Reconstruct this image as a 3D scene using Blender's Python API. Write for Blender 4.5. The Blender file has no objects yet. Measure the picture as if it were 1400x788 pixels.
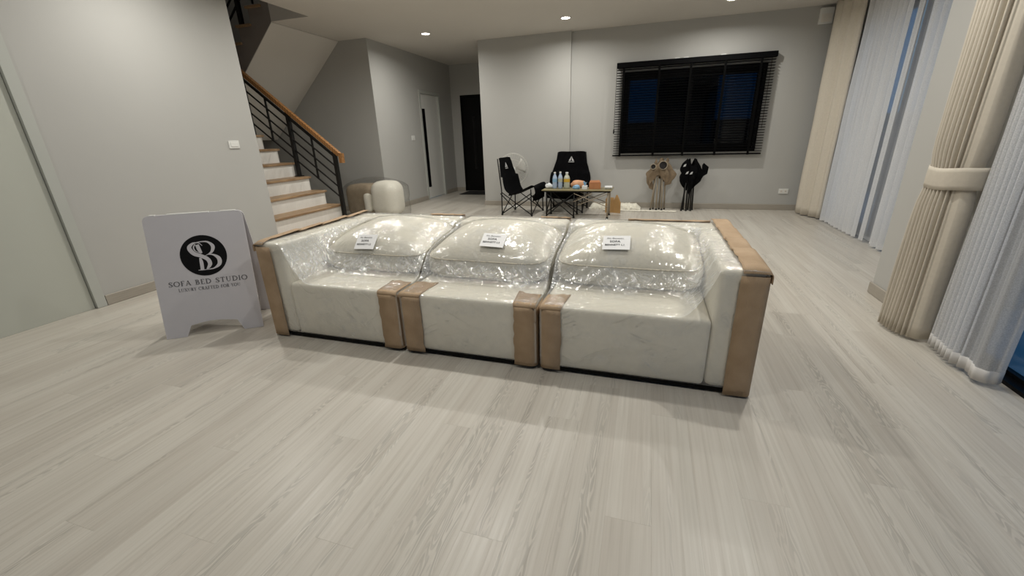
import bpy, math, random
import numpy as np
from mathutils import Vector, Matrix, noise

random.seed(7)
rng = np.random.default_rng(7)
SC = bpy.context.scene
COL = SC.collection
PI = math.pi

# ------------------------------------------------------------------ camera
cam_d = bpy.data.cameras.new('camera')
cam = bpy.data.objects.new('camera', cam_d)
COL.objects.link(cam)
FPX, PITCH, YAW, ROLL = 567.93, 0.350405, 0.313270, -0.0316817
cy, sy, cp, sp, cr, sr = math.cos(YAW), math.sin(YAW), math.cos(PITCH), math.sin(PITCH), math.cos(ROLL), math.sin(ROLL)
fwd = Vector((-sy * cp, cy * cp, -sp))
rt = Vector((cy, sy, 0))
up = rt.cross(fwd)
cx_, cu_ = rt * cr + up * sr, -rt * sr + up * cr
m3 = Matrix((cx_, cu_, -fwd)).transposed()
cam.matrix_world = Matrix.Translation((0, 0, 1.2)) @ m3.to_4x4()
cam_d.sensor_fit = 'HORIZONTAL'
cam_d.sensor_width = 36.0
cam_d.lens = FPX / 1400 * 36.0
cam_d.clip_start = 0.05
SC.camera = cam

# ------------------------------------------------------------------ world (dusk) and exposure
wd = bpy.data.worlds.new('dusk_sky')
SC.world = wd
wd.use_nodes = True
wd.node_tree.nodes['Background'].inputs['Color'].default_value = (0.022, 0.17, 0.34, 1)
wd.node_tree.nodes['Background'].inputs['Strength'].default_value = 1.15
SC.view_settings.view_transform = 'Standard'
SC.view_settings.look = 'None'
SC.view_settings.gamma = 1.0
SC.view_settings.use_curve_mapping = False
SC.view_settings.exposure = 0.0
LAMP_W = 17.5
LAMP_COL = (1.0, 0.978, 0.915)
LAMPS = [(x, y) for y in (6.56, 4.65, 2.74, 0.83) for x in (-3.38, -1.23, 0.84)]

# ------------------------------------------------------------------ materials
def lin(c):
    return tuple(((v / 255) / 12.92 if v / 255 <= 0.04045 else ((v / 255 + 0.055) / 1.055) ** 2.4) for v in c)

class NT:
    def __init__(s, name):
        s.m = bpy.data.materials.new(name)
        s.m.use_nodes = True
        s.t = s.m.node_tree
        s.t.nodes.clear()
        s.out = s.n('ShaderNodeOutputMaterial')
    def n(s, typ, **kw):
        nd = s.t.nodes.new(typ)
        for k, v in kw.items():
            if k.startswith('i_'):
                key = k[2:]
                nd.inputs[int(key) if key.isdigit() else key.replace('_', ' ')].default_value = v
            else:
                setattr(nd, k, v)
        return nd
    def l(s, a, b):
        s.t.links.new(a, b)
    def surf(s, a):
        s.l(a, s.out.inputs['Surface'])
    def ramp(s, fac, stops):
        r = s.n('ShaderNodeValToRGB')
        e = r.color_ramp.elements
        while len(e) < len(stops):
            e.new(0.5)
        for i, (p, c) in enumerate(stops):
            e[i].position = p
            e[i].color = (c, c, c, 1) if not isinstance(c, tuple) else (*c[:3], 1)
        s.l(fac, r.inputs['Fac'])
        return r.outputs['Color']
    def coords(s, kind='Object', scale=(1, 1, 1), rot=(0, 0, 0)):
        if kind == 'World':
            src = s.n('ShaderNodeNewGeometry').outputs['Position']
        else:
            src = s.n('ShaderNodeTexCoord').outputs[kind]
        mp = s.n('ShaderNodeMapping')
        mp.inputs['Scale'].default_value = scale
        mp.inputs['Rotation'].default_value = rot
        s.l(src, mp.inputs['Vector'])
        return mp.outputs['Vector']

def simple(name, col, rough=0.6, metal=0.0, var=0.06, vscale=14.0, bump=0.0, bscale=60.0, spec=0.5, stretch=(1, 1, 1)):
    """principled with a little procedural mottling and fine relief"""
    t = NT(name)
    b = t.n('ShaderNodeBsdfPrincipled', i_Roughness=rough, i_Metallic=metal)
    b.inputs['Specular IOR Level'].default_value = spec
    co = t.coords('Object', stretch)
    nz = t.n('ShaderNodeTexNoise', i_Scale=vscale, i_Detail=4.0)
    t.l(co, nz.inputs['Vector'])
    c0 = tuple(max(0, c * (1 - var)) for c in col)
    c1 = tuple(min(1, c * (1 + var)) for c in col)
    t.l(t.ramp(nz.outputs['Fac'], [(0.3, c0), (0.7, c1)]), b.inputs['Base Color'])
    if bump:
        n2 = t.n('ShaderNodeTexNoise', i_Scale=bscale, i_Detail=3.0)
        t.l(co, n2.inputs['Vector'])
        bp = t.n('ShaderNodeBump', i_Strength=bump, i_Distance=0.004)
        t.l(n2.outputs['Fac'], bp.inputs['Height'])
        t.l(bp.outputs['Normal'], b.inputs['Normal'])
    t.surf(b.outputs['BSDF'])
    return t.m

def emission(name, col, st):
    t = NT(name)
    e = t.n('ShaderNodeEmission', i_Strength=st)
    e.inputs['Color'].default_value = (*col, 1)
    t.surf(e.outputs['Emission'])
    return t.m

def wood(name, c0, c1, rough=0.45, scale=(1, 1, 1), dist=6.0, ws=3.0):
    t = NT(name)
    b = t.n('ShaderNodeBsdfPrincipled', i_Roughness=rough)
    co = t.coords('Object', scale)
    w = t.n('ShaderNodeTexWave', i_Scale=ws, i_Distortion=dist, i_Detail=3.0)
    t.l(co, w.inputs['Vector'])
    t.l(t.ramp(w.outputs['Fac'], [(0.1, c0), (0.9, c1)]), b.inputs['Base Color'])
    t.surf(b.outputs['BSDF'])
    return t.m

def plank_mat():
    t = NT('whitewashed_plank')
    b = t.n('ShaderNodeBsdfPrincipled')
    b.inputs['Specular IOR Level'].default_value = 0.45
    oi = t.n('ShaderNodeObjectInfo')
    ge = t.n('ShaderNodeNewGeometry')
    sm = t.n('ShaderNodeMath', operation='ADD')
    t.l(oi.outputs['Random'], sm.inputs[0]); t.l(ge.outputs['Random Per Island'], sm.inputs[1])
    rnd = t.n('ShaderNodeMath', operation='FRACT'); t.l(sm.outputs[0], rnd.inputs[0])
    mul = t.n('ShaderNodeMath', operation='MULTIPLY', i_1=91.0); t.l(rnd.outputs[0], mul.inputs[0])
    cmb = t.n('ShaderNodeCombineXYZ'); t.l(mul.outputs[0], cmb.inputs[0]); t.l(mul.outputs[0], cmb.inputs[2])
    add = t.n('ShaderNodeVectorMath', operation='ADD')
    t.l(ge.outputs['Position'], add.inputs[0]); t.l(cmb.outputs[0], add.inputs[1])
    def mapped(sc):
        mp = t.n('ShaderNodeMapping'); mp.inputs['Scale'].default_value = sc
        t.l(add.outputs[0], mp.inputs['Vector']); return mp.outputs['Vector']
    # cathedral rings: wave across the plank, warped by a long noise
    wn = t.n('ShaderNodeTexNoise', i_Scale=1.0, i_Detail=2.0); t.l(mapped((15, 1.9, 15)), wn.inputs['Vector'])
    rings = t.n('ShaderNodeMath', operation='MULTIPLY', i_1=44.0); t.l(wn.outputs['Fac'], rings.inputs[0])
    sn = t.n('ShaderNodeMath', operation='SINE'); 
    r2 = t.n('ShaderNodeMath', operation='MULTIPLY', i_1=3.2); t.l(rings.outputs[0], r2.inputs[0]); t.l(r2.outputs[0], sn.inputs[0])
    # fine fibres
    fn = t.n('ShaderNodeTexNoise', i_Scale=1.0, i_Detail=5.0, i_Roughness=0.62); t.l(mapped((85, 1.6, 85)), fn.inputs['Vector'])
    # broad blotches along the board
    bn = t.n('ShaderNodeTexNoise', i_Scale=1.0, i_Detail=2.0); t.l(mapped((10, 0.7, 10)), bn.inputs['Vector'])
    # where rings are strong
    mk = t.n('ShaderNodeTexNoise', i_Scale=1.0, i_Detail=2.0); t.l(mapped((15, 0.42, 3)), mk.inputs['Vector'])
    mkr = t.ramp(mk.outputs['Fac'], [(0.55, 0.0), (0.66, 1.0)])
    base = t.ramp(fn.outputs['Fac'], [(0.2, lin((180, 174, 163))), (0.5, lin((197, 192, 182))), (0.85, lin((206, 202, 193)))])
    dark = t.n('ShaderNodeMix', data_type='RGBA', blend_type='MULTIPLY')
    sr_ = t.ramp(sn.outputs[0], [(0.0, 0.80), (0.45, 0.99), (1.0, 1.03)])
    t.l(base, dark.inputs['A']); t.l(sr_, dark.inputs['B']); t.l(mkr, dark.inputs['Factor'])
    d2 = t.n('ShaderNodeMix', data_type='RGBA', blend_type='MULTIPLY', i_Factor=1.0)
    t.l(dark.outputs['Result'], d2.inputs['A']); t.l(t.ramp(bn.outputs['Fac'], [(0.3, (0.90, 0.88, 0.87)), (0.65, (1.0, 1.0, 1.0))]), d2.inputs['B'])
    d3 = t.n('ShaderNodeMix', data_type='RGBA', blend_type='MULTIPLY', i_Factor=1.0)
    t.l(d2.outputs['Result'], d3.inputs['A']); t.l(t.ramp(rnd.outputs[0], [(0.0, (0.91, 0.905, 0.90)), (1.0, (1.0, 1.0, 1.0))]), d3.inputs['B'])
    t.l(d3.outputs['Result'], b.inputs['Base Color'])
    t.l(t.ramp(fn.outputs['Fac'], [(0.2, 0.42), (0.8, 0.30)]), b.inputs['Roughness'])
    bp = t.n('ShaderNodeBump', i_Strength=0.12, i_Distance=0.002)
    t.l(fn.outputs['Fac'], bp.inputs['Height']); t.l(bp.outputs['Normal'], b.inputs['Normal'])
    t.surf(b.outputs['BSDF'])
    return t.m

def film_mat(name='stretch_film', gloss=0.17, haze=0.13, bump=0.30):
    """clear stretch film: mostly see-through, crinkled gloss, a little milky where it bunches"""
    t = NT(name)
    co = t.coords('Object', (1, 1, 1), (0.3, 0.5, 0.6))
    wv = t.n('ShaderNodeTexNoise', i_Scale=4.0, i_Detail=2.0, i_Distortion=0.8); t.l(co, wv.inputs['Vector'])
    mx = t.n('ShaderNodeVectorMath', operation='MULTIPLY_ADD')
    t.l(wv.outputs['Color'], mx.inputs[0]); mx.inputs[1].default_value = (0.35, 0.35, 0.35); t.l(co, mx.inputs[2])
    mp = t.n('ShaderNodeMapping'); mp.inputs['Scale'].default_value = (9, 58, 24); t.l(mx.outputs[0], mp.inputs['Vector'])
    n1 = t.n('ShaderNodeTexNoise', i_Scale=1.0, i_Detail=3.0, i_Roughness=0.6); t.l(mp.outputs['Vector'], n1.inputs['Vector'])
    mp2 = t.n('ShaderNodeMapping'); mp2.inputs['Scale'].default_value = (40, 11, 30); mp2.inputs['Rotation'].default_value = (0, 0.4, 0.9); t.l(mx.outputs[0], mp2.inputs['Vector'])
    n2 = t.n('ShaderNodeTexNoise', i_Scale=1.0, i_Detail=3.0); t.l(mp2.outputs['Vector'], n2.inputs['Vector'])
    hh = t.n('ShaderNodeMath', operation='ADD'); t.l(n1.outputs['Fac'], hh.inputs[0]); t.l(n2.outputs['Fac'], hh.inputs[1])
    # calm areas between the crinkles
    cm = t.n('ShaderNodeTexNoise', i_Scale=5.5, i_Detail=2.0); t.l(co, cm.inputs['Vector'])
    cmr = t.ramp(cm.outputs['Fac'], [(0.40, 0.12), (0.62, 1.0)])
    bs = t.n('ShaderNodeMath', operation='MULTIPLY', i_1=bump); t.l(cmr, bs.inputs[0])
    bp = t.n('ShaderNodeBump', i_Distance=0.02); t.l(bs.outputs[0], bp.inputs['Strength']); t.l(hh.outputs[0], bp.inputs['Height'])
    tr = t.n('ShaderNodeBsdfTransparent'); tr.inputs['Color'].default_value = (0.985, 0.985, 0.98, 1)
    gl = t.n('ShaderNodeBsdfGlossy', i_Roughness=0.10); t.l(bp.outputs['Normal'], gl.inputs['Normal'])
    df = t.n('ShaderNodeBsdfDiffuse'); df.inputs['Color'].default_value = (0.82, 0.84, 0.86, 1); t.l(bp.outputs['Normal'], df.inputs['Normal'])
    hz = t.ramp(n1.outputs['Fac'], [(0.45, 0.0), (0.75, 1.0)])
    at = t.n('ShaderNodeAttribute', attribute_name='bunch')
    hm = t.n('ShaderNodeMath', operation='MULTIPLY_ADD', i_1=0.7); t.l(at.outputs['Fac'], hm.inputs[0]); hs_ = t.n('ShaderNodeMath', operation='MULTIPLY'); t.l(hz, hs_.inputs[0]); t.l(at.outputs['Fac'], hs_.inputs[1]); t.l(hs_.outputs[0], hm.inputs[2])
    hm2 = t.n('ShaderNodeMath', operation='MULTIPLY_ADD', i_1=haze * 3.0, i_2=haze * 0.25); t.l(hm.outputs[0], hm2.inputs[0])
    m1 = t.n('ShaderNodeMixShader'); t.l(hm2.outputs[0], m1.inputs[0]); t.l(tr.outputs[0], m1.inputs[1]); t.l(df.outputs[0], m1.inputs[2])
    lw = t.n('ShaderNodeLayerWeight', i_Blend=0.18); t.l(bp.outputs['Normal'], lw.inputs['Normal'])
    gf = t.n('ShaderNodeMath', operation='MULTIPLY_ADD', i_1=0.30, i_2=gloss); t.l(lw.outputs['Fresnel'], gf.inputs[0])
    m2 = t.n('ShaderNodeMixShader'); t.l(gf.outputs[0], m2.inputs[0]); t.l(m1.outputs[0], m2.inputs[1]); t.l(gl.outputs[0], m2.inputs[2])
    t.surf(m2.outputs[0])
    return t.m

def sheer_mat(name='white_sheer', lo=0.66, hi=0.84):
    t = NT(name)
    co = t.coords('Object', (1, 1, 1))
    nz = t.n('ShaderNodeTexNoise', i_Scale=220.0); t.l(co, nz.inputs['Vector'])
    tr = t.n('ShaderNodeBsdfTransparent')
    df = t.n('ShaderNodeBsdfDiffuse'); df.inputs['Color'].default_value = (0.88, 0.88, 0.88, 1)
    tl = t.n('ShaderNodeBsdfTranslucent'); tl.inputs['Color'].default_value = (0.88, 0.88, 0.88, 1)
    a = t.n('ShaderNodeMixShader', i_0=0.35); t.l(df.outputs[0], a.inputs[1]); t.l(tl.outputs[0], a.inputs[2])
    fac = t.ramp(nz.outputs['Fac'], [(0.3, lo), (0.7, hi)])
    b = t.n('ShaderNodeMixShader'); t.l(fac, b.inputs[0]); t.l(tr.outputs[0], b.inputs[1]); t.l(a.outputs[0], b.inputs[2])
    t.surf(b.outputs[0])
    return t.m

def glass_mat(name, tint=(0.9, 0.95, 0.97), refl=0.08):
    t = NT(name)
    tr = t.n('ShaderNodeBsdfTransparent'); tr.inputs['Color'].default_value = (*tint, 1)
    gl = t.n('ShaderNodeBsdfGlossy', i_Roughness=0.02)
    nz = t.n('ShaderNodeTexNoise', i_Scale=1.5); t.l(t.coords('Object'), nz.inputs['Vector'])
    bp = t.n('ShaderNodeBump', i_Strength=0.02); t.l(nz.outputs['Fac'], bp.inputs['Height']); t.l(bp.outputs['Normal'], gl.inputs['Normal'])
    lw = t.n('ShaderNodeLayerWeight', i_Blend=0.5)
    pw = t.n('ShaderNodeMath', operation='POWER', i_1=5.0); t.l(lw.outputs['Facing'], pw.inputs[0])
    f2 = t.n('ShaderNodeMath', operation='MULTIPLY_ADD', i_1=0.5, i_2=refl * 0.5); t.l(pw.outputs[0], f2.inputs[0])
    mx = t.n('ShaderNodeMixShader'); t.l(f2.outputs[0], mx.inputs[0]); t.l(tr.outputs[0], mx.inputs[1]); t.l(gl.outputs[0], mx.inputs[2])
    t.surf(mx.outputs[0])
    return t.m

def cardboard_mat(name='brown_cardboard'):
    t = NT(name)
    b = t.n('ShaderNodeBsdfPrincipled', i_Roughness=0.8)
    b.inputs['Specular IOR Level'].default_value = 0.25
    co = t.coords('Object')
    nz = t.n('ShaderNodeTexNoise', i_Scale=9.0, i_Detail=5.0); t.l(co, nz.inputs['Vector'])
    t.l(t.ramp(nz.outputs['Fac'], [(0.3, lin((162, 138, 111))), (0.7, lin((180, 156, 129)))]), b.inputs['Base Color'])
    wv = t.n('ShaderNodeTexWave', i_Scale=42.0, i_Distortion=0.6); wv.wave_type = 'BANDS'; wv.bands_direction = 'X'
    t.l(co, wv.inputs['Vector'])
    bp = t.n('ShaderNodeBump', i_Strength=0.16, i_Distance=0.003); t.l(wv.outputs['Fac'], bp.inputs['Height'])
    n2 = t.n('ShaderNodeTexNoise', i_Scale=18.0, i_Detail=3.0); t.l(co, n2.inputs['Vector'])
    bp2 = t.n('ShaderNodeBump', i_Strength=0.35, i_Distance=0.01); t.l(n2.outputs['Fac'], bp2.inputs['Height']); t.l(bp.outputs['Normal'], bp2.inputs['Normal'])
    t.l(bp2.outputs['Normal'], b.inputs['Normal'])
    t.surf(b.outputs['BSDF'])
    return t.m

MAT = {
    'wall': simple('grey_wall_paint', lin((178, 177, 173)), 0.75, var=0.012, vscale=2.0, bump=0.04, bscale=180),
    'ceil': simple('ceiling_paint', lin((205, 200, 192)), 0.85, var=0.01, vscale=2.0),
    'upper': simple('stairwell_paint', lin((190, 186, 178)), 0.85, var=0.01),
    'stair_shade': simple('stair_side_shade', lin((138, 130, 124)), 0.85, var=0.02),  # darker than the soffit: shade on the flight's side put into the colour
    'door_white': simple('door_laminate', lin((186, 188, 178)), 0.5, var=0.01, vscale=3),
    'door_frame': simple('door_frame_paint', lin((180, 182, 176)), 0.5, var=0.01, vscale=3),
    'base': simple('baseboard_laminate', lin((160, 153, 142)), 0.5, var=0.06, vscale=9, stretch=(1, 1, 12)),
    'plank': plank_mat(),
    'sub': simple('subfloor', lin((165, 158, 146)), 0.9),
    'black_metal': simple('black_powder_coat', (0.008, 0.0075, 0.007), 0.45, var=0.1, spec=0.25),
    'black': simple('black_paint', (0.004, 0.004, 0.004), 0.45, var=0.1, spec=0.12),
    'blind': simple('black_slat', (0.003, 0.003, 0.0035), 0.6, var=0.1, spec=0.06),
    'tape': simple('black_tape', (0.003, 0.003, 0.003), 0.8, spec=0.05),
    'tread': wood('stair_tread_wood', lin((140, 112, 82)), lin((166, 138, 106)), scale=(6, 1, 6)),
    'handrail': wood('handrail_wood', lin((128, 88, 48)), lin((162, 116, 68)), scale=(3, 8, 8)),
    'riser': simple('white_riser', lin((226, 224, 218)), 0.6, var=0.03, vscale=8, stretch=(1, 8, 1)),
    'fabric': simple('cream_linen', lin((230, 226, 214)), 0.85, var=0.025, vscale=40, bump=0.12, bscale=260, spec=0.2),
    'piping': simple('cream_piping', lin((208, 201, 184)), 0.85, var=0.02),
    'card': cardboard_mat(),
    'film': film_mat(),
    'bag': film_mat('clear_bag', 0.10, 0.05, 0.5),
    'paper': simple('white_paper', lin((232, 232, 232)), 0.6, var=0.01),
    'ink': simple('black_ink', (0.006, 0.006, 0.007), 0.7, spec=0.15),
    'ink_grey': simple('grey_ink', (0.10, 0.10, 0.11), 0.6),
    'sign': simple('white_corrugated_board', lin((205, 203, 208)), 0.5, var=0.01),
    'sign_edge': simple('board_edge', lin((225, 225, 222)), 0.6, var=0.03),
    'plastic': simple('white_plastic', lin((222, 222, 218)), 0.4, var=0.01),
    'beige': simple('beige_drape', lin((202, 194, 180)), 0.85, var=0.03, vscale=50, bump=0.1, bscale=300, spec=0.2),
    'sheer': sheer_mat(),
    'sheer_near': sheer_mat('near_sheer', 0.50, 0.68),
    'sheer_thin': sheer_mat('thin_sheer', 0.40, 0.54),
    'hem': simple('sheer_hem', lin((208, 206, 204)), 0.9, var=0.02),
    'glass': glass_mat('window_glass', (0.62, 0.68, 0.75)),
    'tint': glass_mat('dimmed_window_glass', (0.11, 0.15, 0.19)),  # glass darkened so the dusk outside looks dimmer through the back window
    'dglass': simple('black_glass', (0.004, 0.004, 0.005), 0.12),
    'alu': simple('black_aluminium', (0.004, 0.004, 0.0045), 0.4, spec=0.15),
    'lampring': simple('lamp_ring', lin((225, 220, 212)), 0.5),
    'lampglow': emission('lamp_glow', (1.0, 0.95, 0.86), 22.0),
    'black_fabric': simple('black_camp_fabric', (0.0035, 0.0035, 0.004), 0.9, var=0.2, vscale=18, bump=0.3, bscale=22, spec=0.06),
    'beige_fabric': simple('khaki_camp_fabric', lin((128, 112, 92)), 0.85, var=0.18, vscale=12, bump=0.4, bscale=25, spec=0.2),
    'khaki_metal': simple('khaki_tube', lin((150, 138, 120)), 0.5),
    'mesh_black': simple('dark_mesh', (0.015, 0.012, 0.012), 0.9),
    'olive': simple('table_slat_finish', lin((128, 118, 84)), 0.35, var=0.1),
    'white_logo': simple('pale_logo', lin((185, 185, 185)), 0.6),
    'fan': simple('fan_plastic', lin((205, 203, 196)), 0.4, var=0.02),
    'fluff': simple('white_fluff', lin((226, 222, 208)), 0.95, var=0.1, vscale=30, bump=0.9, bscale=70, spec=0.1),
    'box_brown': simple('brown_box', lin((178, 122, 82)), 0.7, var=0.08),
    'card_tan': simple('tan_cardboard', lin((190, 150, 98)), 0.8, var=0.05),
    'bread': simple('bread_crust', lin((200, 150, 115)), 0.7, var=0.12),
    'water': simple('water_bottle_plastic', lin((166, 182, 205)), 0.12, var=0.05),
    'yellow': simple('yellow_drink', lin((205, 165, 60)), 0.15, var=0.05),
    'pale_plastic': simple('pale_bottle_plastic', lin((180, 182, 165)), 0.15, var=0.05),
    'blue_cap': simple('blue_pack', lin((130, 170, 200)), 0.4, var=0.1),
    'white_bag': simple('white_bag', lin((220, 222, 222)), 0.5, var=0.05),
    'mat': simple('door_mat', (0.010, 0.009, 0.009), 0.95, bump=0.5, bscale=200),
    'out_wall': simple('outside_render', (0.05, 0.05, 0.052), 0.9),
    'out_dark': simple('outside_dark', (0.01, 0.01, 0.01), 0.9),
    'terrace': simple('terrace_tile', (0.62, 0.64, 0.66), 0.4, var=0.05),
    'ground': simple('outside_paving', (0.40, 0.42, 0.44), 0.6),
}

# ------------------------------------------------------------------ builders
def root_off(o):
    v = Vector((0, 0, 0))
    while o is not None:
        v = v + o.location
        o = o.parent
    return v

class MB:
    def __init__(s):
        s.v = []; s.f = []
    def add(s, vs, fs):
        b = len(s.v)
        s.v += [tuple(p) for p in vs]
        s.f += [tuple(i + b for i in f) for f in fs]
        return s
    def box(s, x0, x1, y0, y1, z0, z1):
        vs = [(x, y, z) for z in (z0, z1) for y in (y0, y1) for x in (x0, x1)]
        return s.add(vs, [(0, 2, 3, 1), (4, 5, 7, 6), (0, 1, 5, 4), (2, 6, 7, 3), (0, 4, 6, 2), (1, 3, 7, 5)])
    def cbox(s, x0, x1, y0, y1, z0, z1, c):
        """box with chamfered top edges"""
        c = min(c, (x1 - x0) / 2.1, (y1 - y0) / 2.1, (z1 - z0) / 2.1)
        vs = []
        for z, i in ((z0, c), (z0 + c, 0), (z1 - c, 0), (z1, c)):
            vs += [(x0 + i, y0 + i, z), (x1 - i, y0 + i, z), (x1 - i, y1 - i, z), (x0 + i, y1 - i, z)]
        fs = [(3, 2, 1, 0), (12, 13, 14, 15)]
        for k in range(3):
            for j in range(4):
                a, b = k * 4 + j, k * 4 + (j + 1) % 4
                fs.append((a, b, b + 4, a + 4))
        return s.add(vs, fs)
    def rbox(s, x0, x1, y0, y1, z0, z1, r, seg=3):
        """box rounded on every edge"""
        c = np.array([(x0 + x1) / 2, (y0 + y1) / 2, (z0 + z1) / 2])
        hs = np.array([(x1 - x0) / 2, (y1 - y0) / 2, (z1 - z0) / 2])
        r = min(r, *hs * 0.999)
        def axis(hh):
            inner = hh - r
            a = [-1 * (inner + r * math.sin(PI / 2 * k / seg)) for k in range(seg, 0, -1)] + [-inner, inner]
            a += [inner + r * math.sin(PI / 2 * k / seg) for k in range(1, seg + 1)]
            return a
        ax = [axis(hh) for hh in hs]
        n = len(ax[0])
        idx = {}; vs = []; fs = []
        def vid(i, j, k):
            if (i, j, k) not in idx:
                p = np.array([ax[0][i], ax[1][j], ax[2][k]])
                q = np.clip(p, -(hs - r), hs - r)
                d = p - q
                L = np.linalg.norm(d)
                if L > 1e-9:
                    p = q + d / L * r
                idx[(i, j, k)] = len(vs); vs.append(tuple(c + p))
            return idx[(i, j, k)]
        for a in range(n - 1):
            for b in range(n - 1):
                fs.append((vid(a, b, 0), vid(a, b + 1, 0), vid(a + 1, b + 1, 0), vid(a + 1, b, 0)))
                fs.append((vid(a, b, n - 1), vid(a + 1, b, n - 1), vid(a + 1, b + 1, n - 1), vid(a, b + 1, n - 1)))
                fs.append((vid(a, 0, b), vid(a + 1, 0, b), vid(a + 1, 0, b + 1), vid(a, 0, b + 1)))
                fs.append((vid(a, n - 1, b), vid(a, n - 1, b + 1), vid(a + 1, n - 1, b + 1), vid(a + 1, n - 1, b)))
                fs.append((vid(0, a, b), vid(0, a, b + 1), vid(0, a + 1, b + 1), vid(0, a + 1, b)))
                fs.append((vid(n - 1, a, b), vid(n - 1, a + 1, b), vid(n - 1, a + 1, b + 1), vid(n - 1, a, b + 1)))
        return s.add(vs, fs)
    def tube(s, pts, r, seg=8, cap=True):
        pts = [Vector(p) for p in pts]
        rs = r if isinstance(r, (list, tuple)) else [r] * len(pts)
        rings = []
        ref = None
        for i, p in enumerate(pts):
            t = (pts[min(i + 1, len(pts) - 1)] - pts[max(i - 1, 0)]).normalized()
            if ref is None:
                ref = Vector((0, 0, 1)) if abs(t.z) < 0.9 else Vector((1, 0, 0))
            u = t.cross(ref).normalized(); w = t.cross(u).normalized()
            ref = u.cross(t).normalized() if u.length > 0 else ref
            rings.append([p + (u * math.cos(2 * PI * k / seg) + w * math.sin(2 * PI * k / seg)) * rs[i] for k in range(seg)])
        vs = [q for rg in rings for q in rg]; fs = []
        for i in range(len(rings) - 1):
            for k in range(seg):
                a, b = i * seg + k, i * seg + (k + 1) % seg
                fs.append((a, b, b + seg, a + seg))
        if cap:
            fs.append(tuple(range(seg - 1, -1, -1)))
            fs.append(tuple(range(len(vs) - seg, len(vs))))
        return s.add(vs, fs)
    def bar(s, a, b, w, h, upv=(0, 0, 1)):
        a, b = Vector(a), Vector(b)
        t = (b - a).normalized()
        u = t.cross(Vector(upv))
        if u.length < 1e-4:
            u = t.cross(Vector((1, 0, 0)))
        u.normalize(); v = u.cross(t).normalized()
        vs = []
        for p in (a, b):
            for (i, j) in ((-1, -1), (1, -1), (1, 1), (-1, 1)):
                vs.append(p + u * (i * w / 2) + v * (j * h / 2))
        return s.add(vs, [(3, 2, 1, 0), (4, 5, 6, 7), (0, 1, 5, 4), (1, 2, 6, 5), (2, 3, 7, 6), (3, 0, 4, 7)])
    def lathe(s, prof, c=(0, 0, 0), seg=20, cap=True):
        vs = []; fs = []
        for (r, z) in prof:
            for k in range(seg):
                a = 2 * PI * k / seg
                vs.append((c[0] + r * math.cos(a), c[1] + r * math.sin(a), c[2] + z))
        n = len(prof)
        for i in range(n - 1):
            for k in range(seg):
                a, b = i * seg + k, i * seg + (k + 1) % seg
                fs.append((a, b, b + seg, a + seg))
        if cap:
            fs.append(tuple(range(seg - 1, -1, -1)))
            fs.append(tuple(range((n - 1) * seg, n * seg)))
        return s.add(vs, fs)
    def prism(s, poly, fn0, fn1):
        """polygon of 2-D points mapped by two functions to its two faces"""
        n = len(poly)
        vs = [fn0(*p) for p in poly] + [fn1(*p) for p in poly]
        fs = [tuple(range(n - 1, -1, -1)), tuple(range(n, 2 * n))]
        for k in range(n):
            fs.append((k, (k + 1) % n, (k + 1) % n + n, k + n))
        return s.add(vs, fs)
    def grid(s, nu, nv, fn, wrapu=False):
        vs = [fn(i, j) for j in range(nv) for i in range(nu)]
        fs = []
        for j in range(nv - 1):
            for i in range(nu if wrapu else nu - 1):
                a, b = j * nu + i, j * nu + (i + 1) % nu
                fs.append((a, b, b + nu, a + nu))
        return s.add(vs, fs)
    def mesh(s, name, off=None):
        me = bpy.data.meshes.new(name)
        v = s.v if off is None else [(x - off[0], y - off[1], z - off[2]) for x, y, z in s.v]
        me.from_pydata(v, [], s.f)
        me.validate()
        return me
    def build(s, name, mat, parent=None, smooth=False, local=False, solid=0.0, recalc=True):
        off = None if local or parent is None else root_off(parent)
        me = s.mesh(name, off)
        if recalc:
            import bmesh
            bm = bmesh.new(); bm.from_mesh(me); bmesh.ops.recalc_face_normals(bm, faces=bm.faces); bm.to_mesh(me); bm.free()
        o = bpy.data.objects.new(name, me)
        COL.objects.link(o)
        if parent is not None:
            o.parent = parent
        if mat is not None:
            me.materials.append(MAT[mat] if isinstance(mat, str) else mat)
        if smooth:
            for p in me.polygons:
                p.use_smooth = True
            if smooth == 'auto':
                me.set_sharp_from_angle(angle=math.radians(40))
        if solid:
            md = o.modifiers.new('thickness', 'SOLIDIFY'); md.thickness = solid; md.offset = 0
        return o

def tag(o, label, cat, group=None):
    o['label'] = label; o['category'] = cat
    if group:
        o['group'] = group
    return o

def struct(o, label=None):
    o['kind'] = 'structure'
    if label:
        o['label'] = label
    return o

def thing(name, label, cat, loc=(0, 0, 0), rz=0.0, group=None):
    o = bpy.data.objects.new(name, None)
    COL.objects.link(o)
    o.location = loc; o.rotation_euler = (0, 0, rz)
    o.empty_display_size = 0.1
    return tag(o, label, cat, group)

def B(*a):
    return MB().box(*a)

# ------------------------------------------------------------------ setting
CE = 2.71           # ceiling height
XL, YL = -4.13, 3.80
XH, YD = -4.35, 6.43
YE = 9.40
YB, YC = 7.42, 7.36
XR, XN = 2.42, 1.69
TOPZ = 5.2

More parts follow.
